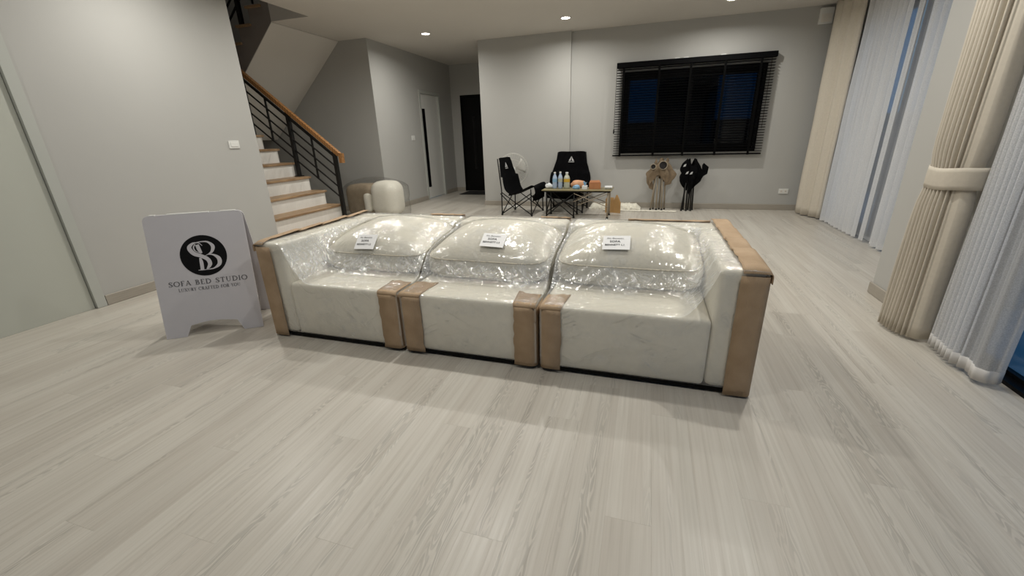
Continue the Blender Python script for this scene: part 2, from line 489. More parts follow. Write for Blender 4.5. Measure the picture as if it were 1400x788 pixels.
# floor: slab plus boards
fl = MB().box(-7.3, 1.84, -2.7, 9.6, -0.16, -0.012).box(1.84, 2.57, 3.55, 9.6, -0.16, -0.012).build('floor', 'sub')
struct(fl, 'pale whitewashed wood plank floor')
PW, PL = 0.148, 1.22
def plank_mesh(w, l):
    g = 0.00005; c = 0.0002
    return MB().cbox(g, w - g, g, l - g, -0.011, 0.0, c).mesh('plank')
cells = []
ncol = int((2.6 + 7.3) / PW) + 1
for i in range(ncol):
    x0 = -7.3 + i * PW
    off = ((i * 0.37) % 1.0) * PL + (0.11 * math.sin(i * 2.3))
    y = -2.7 - PL + off % PL
    while y < 9.6:
        a, b = max(y, -2.7), min(y + PL, 9.6)
        if b - a > 0.05:
            x1 = min(x0 + PW, 2.6)
            if x0 > 1.70 and b < 3.7:
                pass
            elif x0 > 1.70 and a < 3.55:
                cells.append((x0, x1, 3.55, b))
            elif x1 - x0 > 0.03:
                cells.append((x0, x1, a, b))
        y += PL
M_ = Matrix((cx_, cu_, fwd))
def project(p):
    c = M_ @ (Vector(p) - Vector((0, 0, 1.2)))
    if c.z < 0.05:
        return None
    return 700 + FPX * c.x / c.z, 394 - FPX * c.y / c.z
def rank(cell):
    """how large the board shows in the photograph (boards under the sofa show nothing)"""
    x0, x1, y0, y1 = cell
    tot = 0
    for k in range(6):
        yy = y0 + (y1 - y0) * (k + 0.5) / 6; xx = (x0 + x1) / 2
        q = project((xx, yy, 0))
        if q is None or not (-30 < q[0] < 1430 and -30 < q[1] < 820):
            continue
        if -2.2 < xx < 0.45 and 1.95 < yy < 4.6:
            continue
        if xx < XL or (xx > XN and yy < 3.6):
            continue
        d = math.hypot(xx, yy, 1.2)
        tot += 1 / d ** 3
    return tot
cells.sort(key=rank, reverse=True)
pm_cache = {}
for (x0, x1, y0, y1) in cells[:300]:
    key = (round(x1 - x0, 4), round(y1 - y0, 4))
    if key not in pm_cache:
        me = plank_mesh(*key); me.materials.append(MAT['plank']); pm_cache[key] = me
    o = bpy.data.objects.new('plank', pm_cache[key]); COL.objects.link(o)
    o.location = (x0, y0, 0); o.parent = fl
mb = MB()
for (x0, x1, y0, y1) in cells[300:]:
    g = 0.00005
    mb.cbox(x0 + g, x1 - g, y0 + g, y1 - g, -0.011, 0.0, 0.0002)
o = mb.build('plank_field', 'plank', fl, recalc=False); o['kind'] = 'stuff'

# ceiling with the stair opening (x < -4.27, y < 5.12)
mb = MB()
mb.box(-4.27, 2.6, -2.7, 9.6, CE, CE + 0.22)
mb.box(-4.87, -4.27, 5.12, YD + 0.12, CE, CE + 0.22)
mb.box(-4.6, -4.27, YD + 0.12, 9.6, CE, CE + 0.22)
struct(mb.build('ceiling', 'ceil'), 'flat pale ceiling with recessed downlights')
struct(B(-7.4, -4.2, 3.6, 6.6, TOPZ, TOPZ + 0.1).build('ceiling_stairwell', 'ceil'))

# left wall with door opening
DY0, DY1, DH = 0.98, 1.93, 2.08
mb = MB()
mb.box(XL - 0.12, XL, DY1 + 0.07, YL, 0, TOPZ)
mb.box(XL - 0.12, XL, -2.7, DY0 - 0.07, 0, CE)
mb.box(XL - 0.12, XL, DY0 - 0.07, DY1 + 0.07, DH + 0.07, CE)
wl = struct(mb.build('wall_left', 'wall'), 'long grey painted wall on the left')
struct(B(-7.3, XL - 0.12, YL - 0.10, YL, 0, TOPZ).build('wall_stair_near', 'wall'))
struct(B(-7.4, -7.3, YL - 0.10, YD + 0.1, 0, TOPZ).build('wall_stair_side', 'upper'))
struct(B(-7.3, XH - 0.0005, YD, YD + 0.10, 0, TOPZ).build('wall_stair_back', 'wall'), 'grey wall behind the staircase')
struct(B(-4.27, -4.17, YL, YD, CE + 0.22, TOPZ).build('wall_stair_upper', 'upper'))
# hallway
HD0, HD1, HDH = 7.98, 8.74, 2.04
mb = MB()
mb.box(XH - 0.12, XH, YD + 0.0005, HD0 - 0.06, 0, CE)
mb.box(XH - 0.12, XH, HD1 + 0.06, YE, 0, CE)
mb.box(XH - 0.12, XH, HD0 - 0.06, HD1 + 0.06, HDH + 0.06, CE)
struct(mb.build('wall_hall_left', 'wall'), 'hallway side wall with a white door')
BD0, BD1, BDH = -4.13, -3.25, 2.09
mb = MB()
mb.box(XH - 0.12, BD0, YE, YE + 0.12, 0, CE)
mb.box(BD1, -2.7, YE, YE + 0.12, 0, CE)
mb.box(BD0, BD1, YE, YE + 0.12, BDH, CE)
struct(mb.build('wall_hall_end', 'wall'))
struct(B(-2.85, -2.73, YC + 0.2, YE, 0, CE).build('wall_hall_right', 'wall'))
# back wall
WX0, WX1, WZ0, WZ1 = -0.47, 1.53, 0.885, 2.07
mb = MB()
mb.box(-1.29, WX0, YB, YB + 0.16, 0, CE)
mb.box(WX1, XR + 0.15, YB, YB + 0.16, 0, CE)
mb.box(WX0, WX1, YB, YB + 0.16, 0, WZ0)
mb.box(WX0, WX1, YB, YB + 0.16, WZ1, CE)
struct(mb.build('wall_back', 'wall'), 'grey back wall with the black window')
struct(B(-2.85, -1.285, YC, YC + 0.2, 0, CE).build('wall_back_pier', 'wall'), 'slightly proud section of the grey back wall')
# right walls
GY0, GY1, GH = 4.0, 6.75, 2.42
mb = MB()
mb.box(XR, XR + 0.15, GY1, YB, 0, CE)
mb.box(XR, XR + 0.15, 3.63, GY0, 0, CE)
mb.box(XR, XR + 0.15, GY0, GY1, GH, CE)
struct(mb.build('wall_right', 'wall'), 'grey right wall behind the far curtains')
NY0, NY1, NH = -2.2, 2.74, 2.42
mb = MB()
mb.box(XN, XN + 0.15, NY1, 3.55, 0, CE)
mb.box(XN, XR + 0.15, 3.55, 3.63, 0, CE)
mb.box(XN, XN + 0.15, NY0, NY1, NH, CE)
mb.box(XN, XN + 0.15, -2.7, NY0, 0, CE)
struct(mb.build('wall_right_pier', 'wall'), 'grey pier between the two curtained glass doors')
struct(B(XL, XN + 0.15, -2.8, -2.7, 0, CE).build('wall_front', 'wall'))

# baseboards
def baseboard(name, x0, x1, y0, y1, hgt=0.085):
    struct(MB().cbox(x0, x1, y0, y1, 0.0, hgt, 0.004).build(name, 'base'))
T = 0.014
baseboard('baseboard_left', XL, XL + T, DY1 + 0.075, YL)
baseboard('baseboard_left_near', XL, XL + T, -2.7, DY0 - 0.075)
baseboard('baseboard_hall_left', XH, XH + T, YD - T, HD0 - 0.065)
baseboard('baseboard_hall_left_end', XH, XH + T, HD1 + 0.065, YE)
baseboard('baseboard_hall_end', XH + T, BD0 - 0.005, YE - T, YE)
baseboard('baseboard_stair_back', -7.3, XH + T, YD - T, YD)
baseboard('baseboard_back_pier', -2.85 - T, -1.285 + T, YC - T, YC)
baseboard('baseboard_back', -1.27, XR, YB - T, YB)
baseboard('baseboard_right_pier', XN - T, XN, NY1 + 0.02, 3.63 + T)

# door_1 (left wall)
d = B(XL - 0.055, XL - 0.015, DY0, DY1, 0.001, DH).build('door_1', 'door_white'); struct(d, 'plain pale laminate door in the left wall')
mb = MB()
for (a, b) in ((DY1 + 0.004, DY1 + 0.07), (DY0 - 0.07, DY0 - 0.004)):
    mb.cbox(XL - 0.11, XL + 0.014, a, b, 0, DH + 0.07, 0.004)
mb.cbox(XL - 0.11, XL + 0.0139, DY0 - 0.004, DY1 + 0.004, DH + 0.004, DH + 0.07, 0.004)
mb.build('door_frame', 'door_frame', d)
mb = MB(); mb.box(XL - 0.10, XL - 0.058, DY1 - 0.02, DY1 + 0.004, 0, DH)
mb.build('door_stop', 'door_frame', d)
mb = MB(); mb.tube([(XL - 0.015, DY0 + 0.06, 1.0), (XL + 0.035, DY0 + 0.06, 1.0), (XL + 0.035, DY0 + 0.17, 1.0)], 0.009)
mb.build('door_handle', 'lampring', d, smooth=True)

# door_2 (hallway side wall) with a black glass strip
d = B(XH - 0.065, XH - 0.025, HD0, HD1, 0.01, HDH).build('door_2', 'plastic'); struct(d, 'white hallway door with a narrow black glass strip')
mb = MB()
mb.cbox(XH - 0.11, XH + 0.012, HD0 - 0.06, HD0 - 0.003, 0, HDH + 0.06, 0.004)
mb.cbox(XH - 0.11, XH + 0.012, HD1 + 0.003, HD1 + 0.06, 0, HDH + 0.06, 0.004)
mb.cbox(XH - 0.11, XH + 0.0119, HD0 - 0.003, HD1 + 0.003, HDH + 0.003, HDH + 0.06, 0.004)
mb.build('door_frame', 'door_frame', d)
B(XH - 0.028, XH - 0.021, 8.03, 8.16, 0.24, 1.77).build('glass_strip', 'dglass', d)
# door_3 (end of hallway), black
d = B(BD0 + 0.03, BD1 - 0.03, YE + 0.03, YE + 0.07, 0.001, BDH - 0.03).build('door_3', 'black'); struct(d, 'black entrance door at the end of the hallway')
mb = MB(); mb.box(BD0, BD0 + 0.03, YE - 0.004, YE + 0.11, 0, BDH); mb.box(BD1 - 0.03, BD1, YE - 0.004, YE + 0.11, 0, BDH); mb.box(BD0 + 0.03, BD1 - 0.03, YE - 0.004, YE + 0.11, BDH - 0.03, BDH)
mb.build('door_frame', 'black', d)
B(-3.86, -3.80, YE + 0.024, YE + 0.032, 0.5, 1.65).build('door_pane', 'dglass', d)
MB().tube([(-3.40, YE + 0.02, 0.85), (-3.40, YE - 0.02, 0.85), (-3.40, YE - 0.02, 1.25), (-3.40, YE + 0.02, 1.25)], 0.009).build('door_handle', 'alu', d, smooth=True)

# window_1 : black frame, two sashes
w = MB()
fy0, fy1 = YB + 0.02, YB + 0.11
w.box(WX0, WX0 + 0.05, fy0, fy1, WZ0, WZ1); w.box(WX1 - 0.05, WX1, fy0, fy1, WZ0, WZ1)
w.box(WX0 + 0.05, WX1 - 0.05, fy0, fy1, WZ0, WZ0 + 0.05); w.box(WX0 + 0.05, WX1 - 0.05, fy0, fy1, WZ1 - 0.05, WZ1)
win = struct(w.build('window_1', 'alu'), 'black framed sliding window behind the black blind')
for (a, b, yy) in ((WX0 + 0.05, 0.56, fy0 + 0.012), (0.50, WX1 - 0.05, fy0 + 0.05)):
    s_ = MB()
    z0, z1 = WZ0 + 0.05, WZ1 - 0.05
    s_.box(a, a + 0.06, yy, yy + 0.03, z0, z1); s_.box(b - 0.06, b, yy, yy + 0.03, z0, z1)
    s_.box(a + 0.06, b - 0.06, yy, yy + 0.03, z0, z0 + 0.07); s_.box(a + 0.06, b - 0.06, yy, yy + 0.03, z1 - 0.06, z1)
    so = s_.build('sash', 'alu', win)
    B(a + 0.058, b - 0.058, yy + 0.012, yy + 0.018, z0 + 0.068, z1 - 0.058).build('pane', 'tint', so)

# window_2 (far right glass door) and window_3 (near right glass door)
def glass_door(name, x, y0, y1, z1, n, label, rail=0.08):
    f = MB()
    f.box(x, x + 0.09, y0, y0 + 0.05, 0, z1); f.box(x, x + 0.09, y1 - 0.05, y1, 0, z1)
    f.box(x, x + 0.09, y0 + 0.05, y1 - 0.05, z1 - 0.05, z1); f.box(x, x + 0.09, y0 + 0.05, y1 - 0.05, 0.0, 0.02)
    w_ = struct(f.build(name, 'alu'), label)
    L = (y1 - y0 - 0.1) / n
    for k in range(n):
        a, b = y0 + 0.05 + k * L, y0 + 0.05 + (k + 1) * L
        xx = x + 0.012 + 0.036 * (k % 2)
        s_ = MB()
        z0, zz = 0.021, z1 - 0.052
        s_.box(xx, xx + 0.03, a, a + 0.06, z0, zz); s_.box(xx, xx + 0.03, b - 0.06, b, z0, zz)
        s_.box(xx, xx + 0.03, a + 0.06, b - 0.06, z0, z0 + rail); s_.box(xx, xx + 0.03, a + 0.06, b - 0.06, zz - 0.06, zz)
        so = s_.build('sash', 'alu', w_)
        B(xx + 0.012, xx + 0.018, a + 0.058, b - 0.058, z0 + rail - 0.002, zz - 0.058).build('pane', 'glass', so)
glass_door('window_2', XR + 0.04, GY0, GY1, GH, 3, 'black framed glass door behind the far sheers')
glass_door('window_3', XN + 0.035, NY0, NY1, NH, 4, 'black framed glass door beside the near sheer', 0.02)

# ------------------------------------------------------------------ outside
gp = struct(B(-30, 40, -30, 40, -0.3, -0.165).build('ground', 'ground'), 'dark paving outside')
struct(B(1.86, 7.0, -6.0, 3.54, -0.163, -0.02).build('ground_terrace', 'terrace'), 'pale terrace outside the near glass door')
bw = MB().box(-1.5, 9.0, 11.2, 11.35, -0.16, 1.35).box(-1.55, 9.05, 11.17, 11.38, 1.35, 1.42).build('garden_wall', 'out_wall')
tag(bw, 'dark garden wall seen low through the back window', 'wall')
nb = thing('neighbouring_house', 'dark neighbouring house seen through the back window at dusk', 'house', (1.2, 13.5, -0.16))
MB().box(0.15, 1.62, 13.2, 16.5, -0.16, 6).build('house_body', 'out_wall', nb)
MB().prism([(0.0, 6.0), (1.77, 6.0), (0.88, 6.8)], lambda x, z: (x, 13.1, z), lambda x, z: (x, 16.6, z)).build('roof', 'out_dark', nb)
for k in range(2):
    wf = B(0.35 + k * 0.62, 0.82 + k * 0.62, 13.17, 13.22, 2.0, 3.3).build('house_window', 'alu', nb)
    B(0.39 + k * 0.62, 0.78 + k * 0.62, 13.16, 13.175, 2.05, 3.25).build('pane', 'dglass', wf)

# ------------------------------------------------------------------ staircase
st = thing('staircase', 'white staircase with wooden treads turning back up beside the left wall', 'staircase', (-4.6, 4.4, 0))
RISE, RUN = 0.1925, 0.232
YS0, YS1 = YL + 0.002, 5.02
def tz(k): return 0.17 + RISE * (k - 1)
def tx(k): return -3.94 - RUN * (k - 1)
NS = 9
for k in range(1, NS + 1):
    y0 = YS0
    zb = 0 if k == 1 else tz(k - 1)
    B(tx(k) - 0.03, tx(k), y0, YS1 - 0.02, zb, tz(k) - 0.03).build('riser', 'riser', st)
    if k < NS:
        MB().cbox(tx(k + 1) - 0.02, tx(k) + 0.025, y0, YS1, tz(k) - 0.03, tz(k), 0.005).build('tread', 'tread', st)
MB().cbox(-7.29, tx(NS) + 0.025, y0, YS1, tz(NS) - 0.03, tz(NS), 0.005).build('landing', 'tread', st)
MB().cbox(-7.29, -6.36, YS1 + 0.001, YD - 0.01, tz(NS) - 0.03, tz(NS), 0.005).build('landing', 'tread', st)
# solid mass under the lower flight (white side seen past the tread ends)
poly = [(tx(1) - 0.03, 0.0)]
for k in range(1, NS + 1):
    poly += [(tx(k) - 0.03, tz(k) - 0.03), (tx(k + 1) - 0.03, tz(k) - 0.03)]
poly += [(-6.3, tz(NS) - 0.03), (-6.3, tz(NS) - 0.25), (tx(NS) + 0.1, tz(NS) - 0.35), (tx(2) - 0.35, 0.0)]
MB().prism(poly, lambda x, z: (x, YS0, z), lambda x, z: (x, YS1 - 0.035, z)).build('stair_body', 'riser', st)
# upper flight: nosing at x = -5.24 for z = 2.92
URISE, URUN = 0.2, 0.225
def uz(k): return 2.92 + URISE * k
def ux(k): return -5.24 + URUN * k
UY0 = 5.12
for k in range(-5, 6):
    MB().cbox(ux(k), min(ux(k + 1) + 0.03, -4.28), UY0 - 0.03, YD - 0.002, uz(k) - 0.03, uz(k), 0.005).build('tread', 'tread', st)
    B(ux(k) + 0.02, ux(k) + 0.05, UY0 + 0.012, YD - 0.002, uz(k) - URISE, uz(k) - 0.03).build('riser', 'riser', st)
    if ux(k + 1) > -4.3:
        break
SL = 0.88
poly = [(-4.872, CE + 0.001)]
xs = -6.35
poly += [(xs - 0.15, CE - SL * (xs - 0.15 + 4.87) * -1 if False else CE + SL * (xs - 0.15 + 4.87))]
poly += [(xs - 0.15, tz(NS) - 0.03)]
for k in range(-5, 6):
    if ux(k) + 0.05 > -4.28: break
    poly += [(ux(k) + 0.02, uz(k - 1) - 0.03), (ux(k) + 0.02, uz(k) - 0.03)]
poly += [(-4.28, poly[-1][1]), (-4.28, CE + 0.222), (-4.872, CE + 0.222)]
MB().prism(poly, lambda x, z: (x, UY0, z), lambda x, z: (x, YD - 0.003, z)).build('stair_stringer', 'stair_shade', st)
MB().prism([(-4.874, CE - 0.001), (-6.5, CE + SL * (-6.5 + 4.87) - 0.001), (-6.5, CE + SL * (-6.5 + 4.87) - 0.013), (-4.874, CE - 0.013)], lambda x, z: (x, UY0, z), lambda x, z: (x, YD - 0.003, z)).build('stair_soffit', 'ceil', st)

# railings
def railing(name, label, pts):
    pass
rl = thing('stair_railing', 'black metal stair railing with a wooden handrail on the lower flight', 'railing', (-4.1, 4.97, tz(2)))
YR = 4.97
def hr(x):      # centre height of the handrail
    return 1.065 + (x + 4.06) * (2.13 - 1.03) / (-5.42 + 4.03)
SLP = (2.13 - 1.03) / (-5.42 + 4.03)
MB().bar((-4.02, YR, hr(-4.02)), (-5.75, YR, hr(-5.75)), 0.055, 0.05).build('handrail', 'handrail', rl)
MB().bar((-3.995, YR, hr(-4.03) + 0.01), (-3.995, YR, hr(-4.03) - 0.115), 0.055, 0.05, (1, 0, 0)).build('handrail_end', 'handrail', rl)
def post(x, z0, w=0.045):
    MB().box(x - w / 2, x + w / 2, YR - w / 2, YR + w / 2, z0, hr(x) - 0.02).build('post', 'black_metal', rl)
post(-4.10, tz(1) + 0.003)
post(-4.765, tz(4) + 0.003)
post(-5.43, tz(7) + 0.003)
MB().box(-4.81, -4.72, YR - 0.045, YR + 0.045, tz(4) + 0.0005, tz(4) + 0.012).build('base_plate', 'black_metal', rl)
MB().bar((-4.10, YR, hr(-4.10) - 0.085), (-5.7, YR, hr(-5.7) - 0.085), 0.03, 0.028).build('top_rail', 'black_metal', rl)
for q in (0.225, 0.365, 0.505, 0.645):
    MB().bar((-4.10, YR, hr(-4.10) - q), (-5.7, YR, hr(-5.7) - q), 0.016, 0.016).build('rail', 'black_metal', rl)
for x in (-4.44, -5.10):
    MB().bar((x, YR, hr(x) - 0.08), (x, YR, hr(x) - 0.65), 0.02, 0.02, (1, 0, 0)).build('baluster', 'black_metal', rl)

ru = thing('stair_railing', 'black metal railing on the upper flight above the stair soffit', 'railing', (-5.4, 5.12, 2.72))
YU = 5.135
usl = URISE / URUN
def ur(x, q): return 2.92 + (x + 5.24) * usl + q
MB().bar((-6.3, YU, ur(-6.3, 0.95)), (-4.3, YU, ur(-4.3, 0.95)), 0.055, 0.05).build('handrail', 'handrail', ru)
for q in (0.18, 0.33, 0.48, 0.63, 0.84):
    MB().bar((-6.3, YU, ur(-6.3, q)), (-4.3, YU, ur(-4.3, q)), 0.016, 0.022).build('rail', 'black_metal', ru)
for x, zz in ((-5.385, uz(-1)), (-4.72, uz(2)), (-6.06, uz(-4))):
    MB().box(x - 0.024, x + 0.024, YU - 0.024, YU + 0.024, zz + 0.003, ur(x, 0.93)).build('post', 'black_metal', ru)
for x, zz in ((-5.13, uz(0)), (-5.72, uz(-3))):
    MB().bar((x, YU, zz + 0.02), (x, YU, ur(x, 0.84)), 0.02, 0.02, (1, 0, 0)).build('baluster', 'black_metal', ru)

# ------------------------------------------------------------------ downlights
def downlight(i, x, y):
    where = {6.56: 'nearest the back wall', 4.65: 'between the sofa and the back wall', 2.74: 'above the sofa', 0.83: 'in front of the sofa', -1.08: 'far in front of the sofa'}[y]
    side = {-3.38: 'on the staircase side', -1.23: 'in the middle column', 0.84: 'on the curtain side'}[x]
    t = thing('downlight', 'round recessed ceiling downlight ' + where + ', ' + side, 'downlight', (x, y, CE - 0.012), 0, 'recessed ceiling downlights')
    MB().lathe([(0.058, 0.011), (0.076, 0.011), (0.076, 0.004), (0.070, 0.0), (0.058, 0.003)], seg=28, cap=False).build('trim_ring', 'lampring', t, smooth='auto', local=True)
    MB().lathe([(0.0575, 0.0105), (0.0575, 0.005), (0.04, 0.0015)], seg=24).build('diffuser', 'lampglow', t, local=True)
    ld = bpy.data.lights.new('lamp', 'AREA'); ld.shape = 'DISK'; ld.size = 0.075
    ld.energy = LAMP_W * (1.0 if y > 1 else (0.4 if x < -2 else 0.62)); ld.color = LAMP_COL
    ld.spread = math.radians(165)
    lo = bpy.data.objects.new('lamp', ld); COL.objects.link(lo)
    lo.location = (x, y, CE - 0.016)
for i, (x, y) in enumerate(LAMPS):
    downlight(i, x, y)

t = thing('downlight', 'round downlight added out of view to brighten the upper stairwell', 'downlight', (-5.4, 4.5, TOPZ - 0.012))
MB().lathe([(0.058, 0.011), (0.076, 0.011), (0.076, 0.004), (0.070, 0.0), (0.058, 0.003)], seg=28, cap=False).build('trim_ring', 'lampring', t, smooth='auto', local=True)
MB().lathe([(0.0575, 0.0105), (0.0575, 0.005), (0.04, 0.0015)], seg=24).build('diffuser', 'lampglow', t, local=True)
ld = bpy.data.lights.new('lamp', 'AREA'); ld.shape = 'DISK'; ld.size = 0.075; ld.energy = 2.5; ld.color = LAMP_COL  # added lamp, out of view, lifts the dark stairwell
lo = bpy.data.objects.new('lamp', ld); COL.objects.link(lo); lo.location = (-5.4, 4.5, TOPZ - 0.016)

# ------------------------------------------------------------------ sofa modules
SY0, SY1 = 1.915, 2.985
HA = 0.628            # arm height
HS = 0.378            # seat height
SQP, SQN = 7.5, 3.0     # plan and section exponents of the cushions
FILM_PULL = 1.0e-4
def pillow_top(x, y, P):
    """height of the cushion's upper surface, or None outside it"""
    u = abs((x - P['cx']) / P['a']); v = abs((y - P['cy']) / P['b'])
    s = 1 - (u ** SQP + v ** SQP) ** (SQN / SQP)
    if s <= 0:
        return None
    w = s ** (1 / SQN)
    return P['cz'] + P['c'] * w + P['bulge'] * max(0, (1 - u * u)) * max(0, (1 - v * v)) + P['tilt'] * (y - P['cy'])
def pillow_mesh(P, n=26):
    mb = MB()
    for axis in range(3):
        for sg in (-1, 1):
            def fn(i, j):
                a = math.tan((2 * i / (n - 1) - 1) * PI / 4); b = math.tan((2 * j / (n - 1) - 1) * PI / 4)
                d = [0, 0, 0]; d[axis] = sg; d[(axis + 1) % 3] = a; d[(axis + 2) % 3] = b
                k = ((abs(d[0]) ** SQP + abs(d[1]) ** SQP) ** (SQN / SQP) + abs(d[2]) ** SQN) ** (1 / SQN)
                d = [q / k for q in d]
                bl = P['bulge'] * (1 - d[0] ** 2) * (1 - d[1] ** 2) * max(0, d[2]) ** 0.5
                x, y = P['cx'] + d[0] * P['a'], P['cy'] + d[1] * P['b']
                wr = 0.006 * noise.noise(Vector((x * 5, y * 5, d[2] * 3)))
                return (x, y, P['cz'] + d[2] * P['c'] + bl + P['tilt'] * (y - P['cy']) + wr)
            mb.grid(n, n, fn)
    return mb
def piping(P, zc):
    k = (1 - abs(zc) ** SQN) ** (1 / SQN)
    pts = []
    for i in range(72):
        t = 2 * PI * i / 72
        c, s = math.cos(t), math.sin(t)
        r = k / (abs(c) ** SQP + abs(s) ** SQP) ** (1 / SQP)
        x, y = P['cx'] + c * r * P['a'] * 1.004, P['cy'] + s * r * P['b'] * 1.004
        bl = P['bulge'] * (1 - (c * r) ** 2) * (1 - (s * r) ** 2) * max(0, zc) ** 0.5
        pts.append((x, y, P['cz'] + zc * P['c'] + bl + P['tilt'] * (y - P['cy'])))
    pts.append(pts[0])
    return MB().tube(pts, 0.004, 6, cap=False)

def ridge_field(A, Bq, n, rs, weight, lo=0.03, hi=0.16, wid=(0.004, 0.010), hgt=(0.002, 0.006), ang=(-0.9, 0.5)):
    """creases: short sharp ridges scattered over a parametrised sheet (A, Bq are its metric coordinates)"""
    out = np.zeros_like(A)
    a0, a1, b0, b1 = A.min(), A.max(), Bq.min(), Bq.max()
    da = (a1 - a0) / (A.shape[1] - 1); db = (b1 - b0) / (A.shape[0] - 1)
    k = 0; tries = 0
    while k < n and tries < n * 12:
        tries += 1
        ca, cb = rs.uniform(a0, a1), rs.uniform(b0, b1)
        i, j = int((ca - a0) / da), int((cb - b0) / db)
        if rs.random() > weight[min(j, A.shape[0] - 1), min(i, A.shape[1] - 1)]:
            continue
        k += 1
        L = lo + (hi - lo) * rs.random() ** 2.2; w = rs.uniform(*wid); h = rs.uniform(*hgt) * rs.choice([-0.6, 1.0])
        th = rs.normal(rs.uniform(*ang), 0.25) + (PI / 2 if rs.random() < 0.35 else 0)
        c, s_ = math.cos(th), math.sin(th); cv = rs.normal(0, 2.0)
        i0, i1 = max(0, int((ca - L - a0) / da)), min(A.shape[1], int((ca + L - a0) / da) + 2)
        j0, j1 = max(0, int((cb - L - b0) / db)), min(A.shape[0], int((cb + L - b0) / db) + 2)
        x = A[j0:j1, i0:i1] - ca; y = Bq[j0:j1, i0:i1] - cb
        ss = x * c + y * s_; tt = -x * s_ + y * c + cv * ss * ss
        out[j0:j1, i0:i1] += h * np.clip(1 - np.abs(tt) / w, 0, 1) * np.clip(1 - (ss / L) ** 2, 0, 1)
    return out

def smooth_noise(shape, cell, rs):
    """bilinear value noise on a grid"""
    h, w = shape
    gh, gw = int(h / cell) + 3, int(w / cell) + 3
    g = rs.random((gh, gw))
    yy, xx = np.meshgrid(np.arange(h) / cell, np.arange(w) / cell, indexing='ij')
    y0, x0 = yy.astype(int), xx.astype(int); fy, fx = yy - y0, xx - x0
    fy = fy * fy * (3 - 2 * fy); fx = fx * fx * (3 - 2 * fx)
    return (g[y0, x0] * (1 - fy) * (1 - fx) + g[y0 + 1, x0] * fy * (1 - fx) + g[y0, x0 + 1] * (1 - fy) * fx + g[y0 + 1, x0 + 1] * fy * fx)

def film_mesh(x0, x1, hfun, seed, res=0.005):
    """tensioned membrane over the module: height field relaxed upward, creased, plus skirts on all sides"""
    rs = np.random.default_rng(int(seed * 10))
    e = 0.003
    nx = int(round((x1 - x0 + 2 * e) / res)) + 1; ny = int(round((SY1 - SY0 + 2 * e) / res)) + 1
    xs = np.linspace(x0 - e, x1 + e, nx); ys = np.linspace(SY0 - e, SY1 + e, ny)
    h = np.array([[hfun(min(max(x, x0 + 0.001), x1 - 0.001), min(max(y, SY0 + 0.001), SY1 - 0.001)) for x in xs] for y in ys]) + 0.008
    u = h.copy()
    for it in range(700):
        p = np.pad(u, 1, mode='edge')
        m = (p[:-2, 1:-1] + p[2:, 1:-1] + p[1:-1, :-2] + p[1:-1, 2:]) / 4
        u = np.maximum(h, m - FILM_PULL)
    gap = np.clip((u - h) / 0.03, 0, 1)
    for _ in range(6):
        p = np.pad(gap, 1, mode='edge'); gap = (p[:-2, 1:-1] + p[2:, 1:-1] + p[1:-1, :-2] + p[1:-1, 2:] + gap) / 5
    patch = np.clip((smooth_noise(u.shape, 22, rs) - 0.42) * 3.2, 0, 1)
    Xg, Yg = np.meshgrid(xs, ys)
    wt = np.clip(0.16 + 0.6 * gap + 0.65 * patch, 0, 1)
    wt = np.clip(wt + 0.4 * ((h > HA - 0.01) & (h < HA + 0.012) & (Yg < SY1 - 0.2)), 0, 1)
    cre = ridge_field(Xg, Yg, 950, rs, wt, ang=(-1.1, 0.2) if seed < 10 else (-0.2, 1.1))
    u = np.maximum(u + cre * (0.45 + 0.8 * gap), h - 0.003)
    bunch = np.clip(0.75 * gap + 0.6 * patch * smooth_noise(u.shape, 7, rs), 0, 1)
    mb = MB(); att = []
    mb.grid(nx, ny, lambda i, j: (xs[i], ys[j], u[j, i])); att.append(bunch.ravel())
    def skirt(n, top, nrm, metric, nz, nr, zfloor=0.042):
        zt = np.array([top(i)[2] for i in range(n)])
        T = np.linspace(0, 1, nz)[:, None]
        Z = zt[None, :] * (1 - T) + zfloor * T
        A = np.repeat(np.linspace(0, metric, n)[None, :], nz, 0); Bq = np.repeat(np.linspace(0.45, 0, nz)[:, None], n, 1)
        pw = np.clip((smooth_noise((nz, n), 16, rs) - 0.35) * 2.2, 0, 1)
        R = ridge_field(A, Bq[::-1] * 1.0, nr, rs, 0.15 + 0.7 * pw[::-1], lo=0.02, hi=0.22, wid=(0.006, 0.010), hgt=(0.003, 0.007), ang=(0.5, 1.1))[::-1]
        R = np.maximum(R, -0.002); R[0] = 0; R[-1] = 0
        def fn(i, j):
            x, y, _ = top(i)
            return (x + nrm[0] * R[j, i], y + nrm[1] * R[j, i], Z[j, i])
        mb.grid(n, nz, fn)
        att.append((0.45 * pw * smooth_noise((nz, n), 5, rs)).ravel())
    skirt(nx, lambda i: (xs[i], ys[0], u[0, i]), (0, -1), x1 - x0, 80, 42)
    skirt(nx, lambda i: (xs[i], ys[-1], u[-1, i]), (0, 1), x1 - x0, 24, 30)
    skirt(ny, lambda j: (xs[0], ys[j], u[j, 0]), (-0.3, 0), SY1 - SY0, 16, 10)
    skirt(ny, lambda j: (xs[-1], ys[j], u[j, -1]), (0.3, 0), SY1 - SY0, 16, 10)
    return mb, (xs, ys, u), np.concatenate(att)

def text_mesh(body, size, font_bold=False):
    cu = bpy.data.curves.new('txt', 'FONT'); cu.body = body; cu.size = size; cu.align_x = 'CENTER'; cu.align_y = 'CENTER'
    if font_bold:
        cu.offset = size * 0.01
    cu.resolution_u = 2
    o = bpy.data.objects.new('txt', cu); COL.objects.link(o)
    dg = bpy.context.evaluated_depsgraph_get()
    me = bpy.data.meshes.new_from_object(o.evaluated_get(dg))
    bpy.data.objects.remove(o); bpy.data.curves.remove(cu)
    return me

